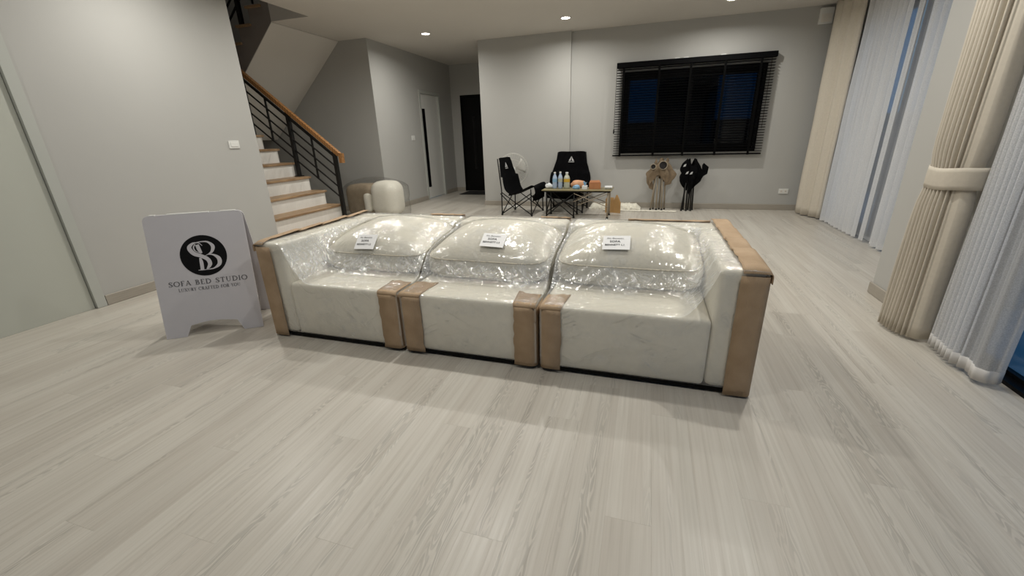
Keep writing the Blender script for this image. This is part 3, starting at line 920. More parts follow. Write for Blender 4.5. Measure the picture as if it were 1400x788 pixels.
def card_strip(pts2, y0, y1, thick, jag=0.0):
    pass

def card_corner(root, xo, xi, ztop, depth, seed, side):
    """cardboard edge guard: folds round the front corner, with a torn flap on the top"""
    rnd = random.Random(seed)
    mb = MB()
    n = 14; y = SY0 - 0.009
    sgn = 1 if xi > xo else -1
    # front sheet with a rounded outer corner wrapping onto the module's side
    prof = []
    R = 0.032
    prof.append((xi, y))
    prof.append((xo + sgn * R, y))
    for k in range(1, 5):
        a = PI / 2 * k / 4
        prof.append((xo + sgn * (R - R * math.sin(a)), y + R - R * math.cos(a)))
    prof.append((xo, y + 0.16))
    m = len(prof)
    zs = [0.022 + (ztop + 0.003 - 0.018 - 0.022) * k / (n - 1) for k in range(n)]
    wob = [rnd.uniform(-0.004, 0.004) for _ in range(n)]
    def fn(i, j):
        x, yy = prof[i]
        if i == 0: x += wob[j]
        yy += 0.0022 * noise.noise(Vector((x * 12 + seed, zs[j] * 9, seed))) if i < 2 else 0
        return (x, yy, zs[j])
    mb.grid(m, n, fn)
    # rounded fold and top flap
    fl_prof = [(SY0 - 0.009, zs[-1])]
    for k in range(1, 5):
        a = PI / 2 * k / 4
        fl_prof.append((SY0 - 0.009 + 0.018 * (1 - math.cos(a)), zs[-1] + 0.018 * math.sin(a)))
    nf = 9
    for k in range(1, nf + 1):
        fl_prof.append((SY0 + 0.014 + (depth - 0.014) * k / nf, ztop + 0.0035))
    mm = 7
    jag = [rnd.uniform(-0.015, 0.015) for _ in range(mm)]
    def fn2(i, j):
        t = i / (mm - 1)
        yy, zz = fl_prof[j]
        s = j / (len(fl_prof) - 1)
        x = (xo + sgn * 0.008 * s) * (1 - t) + (xi + sgn * 0.02 * s) * t + (wob[3] if i == mm - 1 else 0)
        if j == len(fl_prof) - 1: yy += jag[i] - 0.05 * (1 - t) 
        zz += 0.004 * noise.noise(Vector((x * 20, yy * 20, seed))) * s
        return (x, yy, zz)
    mb.grid(mm, len(fl_prof), fn2)
    return mb.build('cardboard_edge_guard', 'card', root, smooth='auto', solid=0.004)

def sofa_module(label, x0, x1, arm, P, lab, seed, third):
    root = thing('sofa_module', label, 'sofa', ((x0 + x1) / 2, (SY0 + SY1) / 2, 0))
    AW = 0.19
    sx0, sx1 = x0, x1
    if arm == 'l': sx0 = x0 + AW
    if arm == 'r': sx1 = x1 - AW
    MB().box(x0 + 0.02, x1 - 0.02, SY0 + 0.012, SY1 - 0.012, 0.012, 0.036).build('shade_strip', 'black', root)  # black slab standing in for the shade in the gap under the sofa
    MB().rbox(sx0 + 0.002, sx1 - 0.002, SY0, SY1 - 0.22, 0.036, HS, 0.022).build('seat', 'fabric', root, smooth=True)
    MB().rbox(x0 + 0.002, x1 - 0.002, SY1 - 0.218, SY1, 0.036, HA, 0.03).build('backrest', 'fabric', root, smooth=True)
    if arm:
        a0, a1 = (x0, x0 + AW) if arm == 'l' else (x1 - AW, x1)
        MB().rbox(a0, a1, SY0, SY1 - 0.22, 0.036, HA, 0.03).build('arm', 'fabric', root, smooth=True)
    for (fx, fy) in ((x0 + 0.09, SY0 + 0.09), (x1 - 0.09, SY0 + 0.09), (x0 + 0.09, SY1 - 0.09), (x1 - 0.09, SY1 - 0.09)):
        MB().lathe([(0.024, 0.0), (0.03, 0.0119)], (fx, fy, 0.0), 14).build('foot', 'black', root)
    cu = pillow_mesh(P).build('back_cushion', 'fabric', root, smooth=True)
    for zc in (-0.35, 0.42):
        piping(P, zc).build('piping', 'piping', cu, smooth=True)
    # fabric heights for the film
    def hf(x, y):
        if y > SY1 - 0.22: b = HA
        elif arm == 'l' and x < x0 + AW: b = HA
        elif arm == 'r' and x > x1 - AW: b = HA
        else: b = HS
        # rounded outer edges
        e = min(x - x0, x1 - x, y - SY0, SY1 - y)
        r = 0.03
        if e < r: b -= r - math.sqrt(max(0, r * r - (r - e) ** 2))
        t = pillow_top(x, y, P)
        return max(b, t) if t is not None else b
    mb, (xs, ys, u), att = film_mesh(x0, x1, hf, seed)
    fo = mb.build('stretch_film', 'film', root, smooth=True, recalc=False)
    fo.data.attributes.new('bunch', 'FLOAT', 'POINT').data.foreach_set('value', att.astype(np.float32))
    # paper label lying on the film
    lx, ly = lab
    def zt(x, y):
        i = min(max(int(round((x - xs[0]) / (xs[1] - xs[0]))), 0), len(xs) - 1); j = min(max(int(round((y - ys[0]) / (ys[1] - ys[0]))), 0), len(ys) - 1)
        return u[j, i]
    W, H = 0.15, 0.112
    ry = 0.055
    pa = Vector((lx, ly - ry * 0.8, zt(lx, ly - ry * 0.8))); pb = Vector((lx, ly + ry * 0.8, zt(lx, ly + ry * 0.8)))
    vdir = (pb - pa).normalized()
    sxa = Vector((lx - 0.05, ly, zt(lx - 0.05, ly))); sxb = Vector((lx + 0.05, ly, zt(lx + 0.05, ly)))
    udir = (sxb - sxa).normalized(); nrm = udir.cross(vdir).normalized(); vdir = nrm.cross(udir).normalized()
    best = -1
    c = (pa + pb) / 2
    for iu in range(-4, 5):
        for iv in range(-4, 5):
            q = c + udir * (iu / 8 * W) + vdir * (iv / 8 * H)
            best = max(best, (zt(q.x, q.y) - q.z) * nrm.z)
    c = c + nrm * (best + 0.005)
    def pt(uu, vv, d=0.0):
        bow = -0.10 * uu * uu - 0.25 * vv * vv
        return c + udir * uu + vdir * vv + nrm * (d + bow)
    lb = MB().grid(7, 6, lambda i, j: pt(W * (i / 6 - 0.5), H * (j / 5 - 0.5))).build('paper_label', 'paper', root, solid=0.0008)
    lb['label'] = 'white printed paper label'
    for txt, sz, vv, mat, uu in (('Alc Benetto', 0.0185, 0.032, 'ink_grey', -0.008), ('SOFA', 0.023, 0.006, 'ink', -0.008), (third, 0.0185, -0.021, 'ink', -0.008)):
        me = text_mesh(txt, sz, mat == 'ink')
        off = root_off(root)
        for v in me.vertices:
            q = pt(v.co.x * 1.05 + uu, v.co.y + vv, 0.0020)
            v.co = q - off
        o = bpy.data.objects.new('printed_text', me); COL.objects.link(o); o.parent = lb
        me.materials.clear(); me.materials.append(MAT[mat])
    return root

PZ = 0.49
def PILL(x0, x1, cy=2.535, b=0.315, bulge=0.07, tilt=0.12, c=0.112):
    return dict(cx=(x0 + x1) / 2, a=(x1 - x0) / 2, cy=cy, b=b, cz=PZ, c=c, bulge=bulge, tilt=tilt)
mL = sofa_module('film-wrapped cream sofa section with an arm on the staircase end, by the folding sign', -2.278, -1.318, 'l', PILL(-2.086, -1.318), (-1.735, 2.275), 3.0, 'BENNETT L2')
mM = sofa_module('film-wrapped cream armless middle sofa section between the two armed ones', -1.296, -0.496, None, PILL(-1.294, -0.512, cy=2.52), (-0.855, 2.31), 8.0, 'BENNETT L3')
mR = sofa_module('film-wrapped cream sofa section with a broad cardboard-edged arm facing the curtains', -0.472, 0.528, 'r', PILL(-0.470, 0.334, cy=2.55, b=0.305), (-0.135, 2.355), 14.0, 'BENNETT L1')
card_corner(mL, -1.315, -1.437, HS, 0.20, 1, 0)
card_corner(mM, -1.299, -1.167, HS, 0.22, 2, 0)
card_corner(mM, -0.493, -0.615, HS, 0.17, 3, 0)
card_corner(mR, -0.475, -0.362, HS, 0.19, 4, 0)

def arm_guard(root, xo, xi, xt, seed, top_gap):
    """cardboard sheet bent over an arm: front strip, side sheet and a top strip in overlapping lengths"""
    sgn = 1 if xi > xo else -1
    y = SY0 - 0.012; R = 0.03
    mb = MB()
    xo2 = xo - sgn * 0.012
    prof = [(xi, y), ((xi + xo2) / 2, y), (xo2 + sgn * R, y)]
    for k in range(1, 5):
        a = PI / 2 * k / 4
        prof.append((xo2 + sgn * (R - R * math.sin(a)), y + R - R * math.cos(a)))
    for k in range(1, 9):
        prof.append((xo2, y + R + (SY1 - y - R) * k / 8))
    n = 16
    zt_ = HA + 0.008
    def fn(i, j):
        x, yy = prof[i]
        z = 0.012 + (zt_ - R - 0.012) * j / (n - 1)
        if i < 2: x += 0.004 * noise.noise(Vector((z * 7, seed, i)))
        w = 0.003 * noise.noise(Vector((x * 9 + seed, yy * 6, z * 8)))
        return (x + (sgn * w if i > 6 else 0), yy + (w if i <= 2 else 0), z)
    mb.grid(len(prof), n, fn)
    mb.build('cardboard_side_guard', 'card', root, smooth='auto', solid=0.004)
    # top strips, each lapping the next
    L = [SY0 - 0.012, SY0 + 0.30, SY0 + 0.52, SY0 + 0.80, SY1 - 0.02]
    for k in range(len(L) - 1):
        ya, yb = L[k], L[k + 1] + 0.02
        t = MB()
        arc = [(xo2, zt_ - R - 0.03), (xo2, zt_ - R)] + [(xo2 + sgn * (R - R * math.cos(PI / 2 * q / 4)), zt_ - R + R * math.sin(PI / 2 * q / 4)) for q in range(1, 5)]
        arc += [(xo2 + sgn * R + (xt - xo2 - sgn * R) * q / 4, zt_) for q in range(1, 5)]
        nn = 10
        rnd = random.Random(seed * 10 + k)
        jag = [rnd.uniform(-0.005, 0.005) for _ in range(nn)]
        def fn(i, j):
            x, z = arc[i]
            yy = ya + (yb - ya) * j / (nn - 1)
            lift = 0.004 + 0.010 * (j / (nn - 1)) + 0.003 * noise.noise(Vector((x * 15, yy * 8, seed)))
            if k == 0 and j == 0: z = min(z, zt_ - 0.02)
            if k == 0 and j == 1: z = min(z, zt_ - 0.004)
            inx = jag[j] if i == len(arc) - 1 else 0
            return (x - sgn * (0.002 if i < 4 else 0) + inx, yy, z + (lift if i > 2 else 0))
        t.grid(len(arc), nn, fn)
        t.build('cardboard_top_strip', 'card', root, smooth='auto', solid=0.003)
arm_guard(mR, 0.528, 0.420, 0.428, 5, 0)
arm_guard(mL, -2.278, -2.165, -2.215, 6, 0)
# torn cardboard showing along the top of the back
for (root, a, b, sd) in ((mL, -1.62, -1.33, 1), (mM, -0.72, -0.50, 2), (mR, -0.10, 0.42, 3)):
    MB().grid(12, 4, lambda i, j: (a + (b - a) * i / 11, SY1 + 0.010 - 0.045 * (1 - j / 3) + 0.006 * noise.noise(Vector((i * 0.8, sd, 0))) * (j == 0), HA + 0.010 + 0.006 * noise.noise(Vector((i * 0.5, j * 0.6, sd))) - (0.03 if j == 3 else 0))).build('cardboard_back_strip', 'card', root, smooth=True, solid=0.003)

# ------------------------------------------------------------------ folding A-board sign
sa = Vector((-2.96, 1.667, 0)); sb = Vector((-2.48, 1.999, 0))
sd = (sb - sa).normalized()
SW, SH, LEAN = 0.575, 0.805, math.radians(12)
sign = thing('folding_sign', 'white folding board sign with a round black monogram, standing by the grey wall', 'sign', tuple((sa + sb) / 2), math.atan2(sd.y, sd.x))
# local: x along the board, -y towards the viewer, z up
HT = SH * math.cos(LEAN)
def sp_(u, v, d, back=False):
    """board coordinates: u from 0..SW, v up the slanted board, d outwards"""
    y = v * math.sin(LEAN); z = v * math.cos(LEAN)
    y -= d * math.cos(LEAN); z += d * math.sin(LEAN)
    if back:
        yb = 2 * HT * math.tan(LEAN) + 0.012
        return (u - SW / 2, yb - y, z)
    return (u - SW / 2, y, z)
def board_poly():
    r = 0.035
    p = [(0.0, 0.0), (0.118, 0.0), (0.150, 0.072)]
    for k in range(1, 10):
        t = k / 10
        p.append((0.150 + 0.275 * t, 0.072 + 0.018 * math.sin(PI * t)))
    p += [(0.425, 0.072), (0.457, 0.0), (SW, 0.0)]
    p += [(SW - 0.005, SH - r)] + [(SW - 0.005 - r + r * math.cos(a), SH - r + r * math.sin(a)) for a in (PI / 8, PI / 4, 3 * PI / 8)] + [(SW - 0.005 - r, SH)]
    p += [(0.005 + r, SH)] + [(0.005 + r + r * math.cos(a), SH - r + r * math.sin(a)) for a in (5 * PI / 8, 3 * PI / 4, 7 * PI / 8)] + [(0.005, SH - r)]
    return p
fp = MB().prism(board_poly(), lambda u, v: sp_(u, v, 0.006), lambda u, v: sp_(u, v, 0.0)).build('front_board', 'sign', sign, local=True)
MB().prism(board_poly(), lambda u, v: sp_(u, v, 0.006, True), lambda u, v: sp_(u, v, 0.0, True)).build('back_board', 'sign', sign, local=True)
for (a, b) in ((0.045, 0.075), (0.14, 0.375), (0.44, 0.53)):
    MB().box(a - SW / 2, b - SW / 2, HT * math.tan(LEAN) - 0.004, HT * math.tan(LEAN) + 0.016, HT - 0.006, HT + 0.006).build('hinge_fold', 'sign_edge', sign, local=True)
# printed monogram and lettering (flat print, thin)
def disc(cx, cy_, r, d, n=48):
    mb = MB()
    pts = [(cx + r * math.cos(2 * PI * k / n), cy_ + r * math.sin(2 * PI * k / n)) for k in range(n)]
    return mb.add([sp_(u, v, d) for u, v in pts], [tuple(range(n))])
LCX, LCY, LR = 0.303, 0.528, 0.134
disc(LCX, LCY, LR, 0.0072).build('monogram_disc', 'ink', fp, local=True)
def stroke(mb, pts, ws, tr):
    """variable-width pen stroke: pts centre line, ws widths"""
    n = len(pts); L = []; Rr = []
    for i in range(n):
        ax, ay = pts[max(i - 1, 0)]; bx, by = pts[min(i + 1, n - 1)]
        dx, dy = bx - ax, by - ay; q = math.hypot(dx, dy) or 1
        nx_, ny_ = -dy / q, dx / q
        w = ws[i] / 2
        L.append(tr(pts[i][0] + nx_ * w, pts[i][1] + ny_ * w)); Rr.append(tr(pts[i][0] - nx_ * w, pts[i][1] - ny_ * w))
    mb.add(L + Rr, [(i, i + 1, n + i + 1, n + i) for i in range(n - 1)])
def spline(ctrl, m=10):
    out = []
    n = len(ctrl)
    for i in range(n - 1):
        p0, p1, p2, p3 = ctrl[max(i - 1, 0)], ctrl[i], ctrl[i + 1], ctrl[min(i + 2, n - 1)]
        for k in range(m):
            t = k / m
            out.append(tuple(0.5 * ((2 * b) + (-a + c) * t + (2 * a - 5 * b + 4 * c - d_) * t * t + (-a + 3 * b - 3 * c + d_) * t ** 3) for a, b, c, d_ in zip(p0, p1, p2, p3)))
    out.append(tuple(ctrl[-1]))
    return out
lm = MB()
LT = lambda x, y: sp_(LCX + x * LR, LCY + y * LR, 0.0082)
def pen(ctrl, m=10):
    s3 = spline(ctrl, m)
    stroke(lm, [(a, b) for a, b, w_ in s3], [max(w_ * 0.82, 0.004) for a, b, w_ in s3], LT)
# S : x, y, width
pen([(0.02, 0.48, 0.03), (-0.12, 0.63, 0.05), (-0.36, 0.62, 0.12), (-0.54, 0.42, 0.23), (-0.40, 0.14, 0.24), (-0.10, -0.02, 0.22), (0.14, -0.20, 0.23), (0.20, -0.44, 0.22), (0.06, -0.66, 0.10), (-0.02, -0.72, 0.02)])
pen([(-0.27, 0.58, 0.05), (-0.36, 0.42, 0.07), (-0.30, 0.24, 0.05), (-0.10, 0.12, 0.02)])
# B : stem in two pieces, bowls, foot serif
pen([(-0.19, 0.55, 0.20), (-0.14, 0.30, 0.20), (-0.07, 0.12, 0.12)])
pen([(-0.17, -0.10, 0.10), (-0.15, -0.32, 0.19), (-0.16, -0.60, 0.19), (-0.17, -0.70, 0.20)])
pen([(-0.34, -0.70, 0.03), (-0.10, -0.705, 0.05), (0.14, -0.70, 0.03)])
pen([(-0.30, 0.65, 0.03), (0.02, 0.68, 0.06), (0.28, 0.64, 0.10), (0.46, 0.42, 0.20), (0.38, 0.16, 0.14), (0.20, 0.04, 0.05), (0.06, -0.02, 0.02)])
pen([(0.14, 0.03, 0.03), (0.40, 0.00, 0.09), (0.62, -0.20, 0.22), (0.60, -0.48, 0.20), (0.36, -0.66, 0.08), (0.10, -0.70, 0.05), (-0.10, -0.71, 0.03)])
lm.build('monogram_letters', 'sign', fp, local=True, recalc=False)

TK, TN = 0.15, 0.065
def arc(cx, cy_, rx, ry, a0, a1, n=14):
    return [(cx + rx * math.cos(math.radians(a0 + (a1 - a0) * k / n)), cy_ + ry * math.sin(math.radians(a0 + (a1 - a0) * k / n))) for k in range(n + 1)]
def glyph(ch):
    """roman capitals: list of (points, widths), advance"""
    st_ = lambda x, y0=0, y1=1, w=TK: ([(x, y0), (x, y1)], [w, w])
    se = lambda x, y, w=0.3: ([(x - w / 2, y), (x + w / 2, y)], [0.05, 0.05])
    ln = lambda x0, y0, x1, y1, w=TN: ([(x0, y0), (x1, y1)], [w, w])
    if ch == 'O': 
        p = arc(0.5, 0.5, 0.43, 0.47, 0, 360, 28); return [(p, [TN + (TK - TN) * abs(math.cos(2 * PI * k / 28)) for k in range(29)])], 1.0
    if ch == 'C':
        p = arc(0.5, 0.5, 0.43, 0.47, 45, 315, 24); return [(p, [TN + (TK - TN) * abs(math.cos(math.radians(45 + 270 * k / 24))) for k in range(25)]), ln(0.8, 0.72, 0.8, 0.98)], 0.9
    if ch == 'D':
        p = arc(0.25, 0.5, 0.6, 0.47, -90, 90, 18); return [st_(0.2), se(0.15, 0.02), se(0.15, 0.98), (p, [TN + (TK - TN) * math.sin(PI * k / 18) for k in range(19)])], 0.95
    if ch == 'S':
        s3 = spline([(0.62, 0.78, TN), (0.4, 0.97, TN), (0.14, 0.78, TK * 0.8), (0.35, 0.52, TK), (0.6, 0.25, TK), (0.35, 0.03, TN), (0.08, 0.2, TN)], 6)
        return [([(a, b) for a, b, c in s3], [c for a, b, c in s3]), ln(0.63, 0.74, 0.63, 0.98), ln(0.08, 0.02, 0.08, 0.26)], 0.72
    if ch == 'F': return [st_(0.2), se(0.2, 0.02), ln(0.1, 0.97, 0.62, 0.97), ln(0.2, 0.52, 0.5, 0.52), ln(0.6, 0.8, 0.6, 0.99)], 0.68
    if ch == 'E': return [st_(0.2), ln(0.1, 0.03, 0.65, 0.03), ln(0.1, 0.97, 0.62, 0.97), ln(0.2, 0.52, 0.5, 0.52), ln(0.6, 0.8, 0.6, 0.99), ln(0.64, 0.01, 0.64, 0.2)], 0.72
    if ch == 'A': return [ln(0.12, 0, 0.42, 1), ln(0.42, 1, 0.75, 0, TK), ln(0.22, 0.34, 0.62, 0.34), se(0.12, 0.02), se(0.75, 0.02)], 0.88
    if ch == 'B':
        return [st_(0.2), se(0.15, 0.02), se(0.15, 0.98), (arc(0.3, 0.75, 0.25, 0.22, -90, 90, 12), [TN + (TK - TN) * math.sin(PI * k / 12) for k in range(13)]), (arc(0.3, 0.27, 0.34, 0.25, -90, 90, 12), [TN + (TK - TN) * math.sin(PI * k / 12) for k in range(13)]), ln(0.2, 0.02, 0.3, 0.02), ln(0.2, 0.97, 0.3, 0.97), ln(0.2, 0.52, 0.3, 0.52)], 0.75
    if ch == 'R':
        return [st_(0.2), se(0.2, 0.02), se(0.15, 0.98), (arc(0.3, 0.73, 0.27, 0.24, -90, 90, 12), [TN + (TK - TN) * math.sin(PI * k / 12) for k in range(13)]), ln(0.2, 0.97, 0.3, 0.97), ln(0.2, 0.49, 0.3, 0.49), ln(0.36, 0.5, 0.72, 0.0, TK)], 0.8
    if ch == 'T': return [st_(0.4), se(0.4, 0.02), ln(0.06, 0.97, 0.74, 0.97), ln(0.07, 0.78, 0.07, 0.99), ln(0.73, 0.78, 0.73, 0.99)], 0.8
    if ch == 'U': return [([(0.2, 1), (0.2, 0.35)] + arc(0.47, 0.32, 0.27, 0.29, 180, 360, 12) + [(0.74, 1)], [TK, TK] + [TN] * 13 + [TN]), se(0.2, 0.98), se(0.74, 0.98)], 0.95
    if ch == 'I': return [st_(0.2), se(0.2, 0.02), se(0.2, 0.98)], 0.42
    if ch == 'L': return [st_(0.2), se(0.2, 0.98), ln(0.1, 0.03, 0.62, 0.03), ln(0.62, 0.01, 0.62, 0.24)], 0.68
    if ch == 'X': return [ln(0.12, 1, 0.72, 0, TK), ln(0.12, 0, 0.7, 1), se(0.12, 0.02), se(0.72, 0.02), se(0.12, 0.98), se(0.7, 0.98)], 0.84
    if ch == 'Y': return [ln(0.1, 1, 0.4, 0.45, TK), ln(0.7, 1, 0.4, 0.45), st_(0.4, 0, 0.48), se(0.4, 0.02), se(0.1, 0.98), se(0.7, 0.98)], 0.8
    return [], 0.45
def letter_line(body, u0, u1, v, hgt, name):
    gap = 0.10
    tot = sum(glyph(c)[1] + gap for c in body)
    k = (u1 - u0) / tot
    x = 0
    for word in body.split(' '):
        mb = MB()
        for c in word:
            ss, adv = glyph(c)
            for pts, ws in ss:
                stroke(mb, [((x + a) * k, b * hgt) for a, b in pts], [w_ * (k + hgt) / 2 * 1.1 for w_ in ws], lambda a, b: sp_(u0 + a, v + b, 0.0074))
            x += adv + gap
        mb.build(name, 'ink_grey', fp, local=True, recalc=False)
        x += glyph(' ')[1] + gap
letter_line('SOFA BED STUDIO', 0.072, 0.535, 0.341, 0.032, 'sign_lettering')
letter_line('LUXURY CRAFTED FOR YOU', 0.122, 0.484, 0.303, 0.021, 'sign_lettering')

# ------------------------------------------------------------------ curtains
def drape(path, amp, nfold, z0, z1, seed, nz=26, dens=9, hemw=0.0, squeeze=None):
    """pleated cloth hung along a floor path: returns a grid builder"""
    P = [Vector((x, y, 0)) for x, y in path]
    seg = [(P[i + 1] - P[i]).length for i in range(len(P) - 1)]
    tot = sum(seg)
    n = nfold * dens + 1
    def at(t):
        d_ = t * tot
        for i, L in enumerate(seg):
            if d_ <= L or i == len(seg) - 1:
                q = P[i] + (P[i + 1] - P[i]) * (d_ / L)
                tg = (P[i + 1] - P[i]).normalized()
                return q, Vector((-tg.y, tg.x, 0))
            d_ -= L
    rnd = random.Random(seed)
    ph = [rnd.uniform(0.6, 1.35) for _ in range(nfold + 2)]
    def fn(i, j):
        t = i / (n - 1)
        z = z0 + (z1 - z0) * j / (nz - 1)
        f = t * nfold
        a = ph[int(f)] * (1 - (f % 1)) + ph[int(f) + 1] * (f % 1)
        q, nn = at(min(1, max(0, t + 0.35 / nfold / 2 * math.sin(4 * PI * f) * 0.3 + 0.012 * noise.noise(Vector((f * 0.6, z * 0.8, seed))))))
        s = amp * a * math.sin(2 * PI * f) * (0.75 + 0.25 * (1 - (z - z0) / (z1 - z0)))
        s += amp * 0.35 * noise.noise(Vector((f * 1.1, z * 1.1, seed + 5)))
        p = q + nn * s
        if squeeze:
            c, zc, k, wd = squeeze
            g = math.exp(-((z - zc) / wd) ** 2) * k
            p = p * (1 - g) + Vector((c[0], c[1], 0)) * g
        return (p.x, p.y, z)
    return MB().grid(n, nz, fn)

# far drape
o = drape([(2.15, 7.20), (2.16, 6.98), (2.30, 6.66)], 0.024, 4, 0.015, CE - 0.012, 1).build('drape', 'beige', None, smooth=True, solid=0.003)
tag(o, 'beige pleated drape hanging straight in the corner by the back wall', 'curtain')
# far sheers, two panels with a gap between them
t = thing('sheer_curtain', 'white sheer curtain panel next to the corner drape', 'curtain', (2.30, 6.0, 0))
drape([(2.30, 6.60), (2.29, 5.54)], 0.036, 9, 0.02, CE - 0.012, 2, dens=14).build('sheer_cloth', 'sheer', t, smooth=True)
drape([(2.30, 6.60), (2.29, 5.54)], 0.036, 9, 0.02, 0.07, 2, nz=3, dens=14).build('hem', 'sheer', t, smooth=True)
t = thing('sheer_curtain', 'white sheer curtain panel hanging beside the grey pier', 'curtain', (2.30, 4.8, 0))
drape([(2.29, 5.20), (2.30, 4.05)], 0.036, 9, 0.02, CE - 0.012, 3, dens=14).build('sheer_cloth', 'sheer', t, smooth=True)
drape([(2.29, 5.20), (2.30, 4.05)], 0.036, 9, 0.02, 0.07, 3, nz=3, dens=14).build('hem', 'sheer', t, smooth=True)
t = thing('sheer_curtain', 'narrow white sheer strip hanging alone between the two pleated sheers', 'curtain', (2.28, 5.40, 0))
drape([(2.28, 5.43), (2.285, 5.34)], 0.010, 2, 0.02, CE - 0.012, 6, dens=10).build('sheer_cloth', 'sheer', t, smooth=True)
t = thing('sheer_curtain', 'thin flat sheer layer showing dark between the two pleated sheers', 'curtain', (2.33, 5.4, 0))
drape([(2.345, 6.3), (2.345, 5.02)], 0.004, 5, 0.02, CE - 0.012, 5, dens=10).build('sheer_cloth', 'sheer_thin', t, smooth=True)
# curtain tracks
for nm, lab, (a, b, c, d_) in (('curtain_track', 'white ceiling track above the far curtains', (2.24, 2.34, 4.0, 7.2)), ('curtain_track', 'white ceiling track above the near curtains', (1.52, 1.62, -2.2, 3.05))):
    tag(B(a, b, c, d_, CE - 0.011, CE - 0.0005).build(nm, 'lampring'), lab, 'curtain track')

# near drape gathered with a tie-back: pleats running along the wall, then one broad fold facing the room
t = thing('drape', 'beige drape held by a tie-back band in front of the grey pier', 'curtain', (1.54, 2.9, 0))
path = [(1.500, 3.00), (1.500, 2.95), (1.506, 2.885), (1.524, 2.83), (1.575, 2.79), (1.640, 2.795)]
def near_drape():
    P = [Vector((x, y, 0)) for x, y in path]
    n, nz = 121, 40
    seg = [(P[i + 1] - P[i]).length for i in range(len(P) - 1)]; tot = sum(seg)
    def at(tt):
        d_ = tt * tot
        for i, L in enumerate(seg):
            if d_ <= L or i == len(seg) - 1:
                tg = (P[i + 1] - P[i]).normalized()
                return P[i] + (P[i + 1] - P[i]) * (d_ / L), Vector((-tg.y, tg.x, 0))
            d_ -= L
    def fn(i, j):
        tt = i / (n - 1); z = 0.018 + (CE - 0.03) * j / (nz - 1)
        q, nn = at(tt)
        am = 0.016 if tt < 0.58 else 0.016 * max(0.0, (0.72 - tt) / 0.14)
        s = am * math.sin(2 * PI * tt * 13 + 0.4 * math.sin(z * 1.5))
        s += 0.012 * noise.noise(Vector((tt * 4, z * 1.3, 2.0)))
        if tt > 0.62:
            s -= 0.018 * math.sin(PI * (tt - 0.62) / 0.38) * (0.6 + 0.4 * math.cos(z))
        p = q + nn * s
        g = math.exp(-((z - 0.925) / 0.10) ** 2) * 0.16
        p = p * (1 - g) + Vector((1.572, 2.89, 0)) * g
        fl_ = max(0.0, 0.85 - z) * 0.10
        p = p + (p - Vector((1.572, 2.89, 0))) * fl_
        return (p.x, p.y, z)
    return MB().grid(n, nz, fn)
near_drape().build('drape_cloth', 'beige', t, smooth=True, solid=0.003)
def tie():
    pts = [(1.494, 2.985), (1.492, 2.93), (1.500, 2.87), (1.518, 2.814), (1.566, 2.770), (1.630, 2.764), (1.668, 2.805), (1.662, 2.89), (1.648, 2.97), (1.605, 3.012), (1.54, 3.018)]
    cen = Vector((1.578, 2.90)); n = 88
    cs = spline([pts[-2], pts[-1]] + pts + [pts[0], pts[1]], 8)[16:-8]
    m = len(cs)
    def fn(i, j):
        x, y = cs[i % m]
        v = j / 5
        bulge = 0.002 * math.sin(PI * v)
        dv = (Vector((x, y)) - cen).normalized() * (bulge - 0.002)
        sag = 0.016 * math.sin(PI * (y - 2.78) / 0.24) if 2.78 < y < 3.02 else 0
        return (x + dv.x, y + dv.y, 0.868 + 0.112 * v - sag * 0.6 + 0.05 * max(0, y - 2.9))
    return MB().grid(m, 6, fn, wrapu=True)
tie().build('tie_back_band', 'beige', t, smooth=True, solid=0.004)

# near sheer
t = thing('sheer_curtain', 'white sheer curtain hanging over the near glass door, next to the tied drape', 'curtain', (1.62, 2.5, 0))
spath = [(1.672, 2.735), (1.622, 2.715), (1.600, 2.60), (1.595, 2.47), (1.592, 2.34), (1.66, 2.315), (1.70, 2.33)]
def near_sheer(z0, z1, nz, t0=0.0):
    P = spline([(x, y) for x, y in spath], 12)
    n = 140 if t0 == 0 else 20
    L = [0]
    for i in range(len(P) - 1): L.append(L[-1] + math.dist(P[i], P[i + 1]))
    def at(tt):
        d_ = tt * L[-1]
        i = max(0, min(len(P) - 2, next((k for k in range(len(L)) if L[k] >= d_), len(L) - 1) - 1))
        f = (d_ - L[i]) / max(1e-6, L[i + 1] - L[i])
        a, b = Vector(P[i]), Vector(P[i + 1]); tg = (b - a).normalized()
        return a + (b - a) * f, Vector((-tg.y, tg.x))
    def fn(i, j):
        tt = t0 + (1 - t0) * i / (n - 1); z = z0 + (z1 - z0) * j / (nz - 1)
        q, nn = at(tt)
        am = 0.020 if tt < 0.52 else 0.020 * max(0.12, (0.66 - tt) / 0.14)
        s = (0.003 if t0 else 0.0) + am * math.sin(2 * PI * tt * 15 + 0.5 * math.sin(z)) + 0.008 * noise.noise(Vector((tt * 5, z * 0.9, 4.0)))
        if tt > 0.55: s += 0.02 * math.sin((tt - 0.55) / 0.45 * 2 * PI)
        p = q + nn * s
        return (min(p.x, 1.688), p.y, z)
    return MB().grid(n, nz, fn)
near_sheer(0.02, CE - 0.012, 22).build('sheer_cloth', 'sheer_near', t, smooth=True)
near_sheer(0.086, CE - 0.012, 22, 0.90).build('side_hem', 'sheer', t, smooth=True)
near_sheer(0.02, 0.085, 3).build('hem', 'hem', t, smooth=True, solid=0.002)

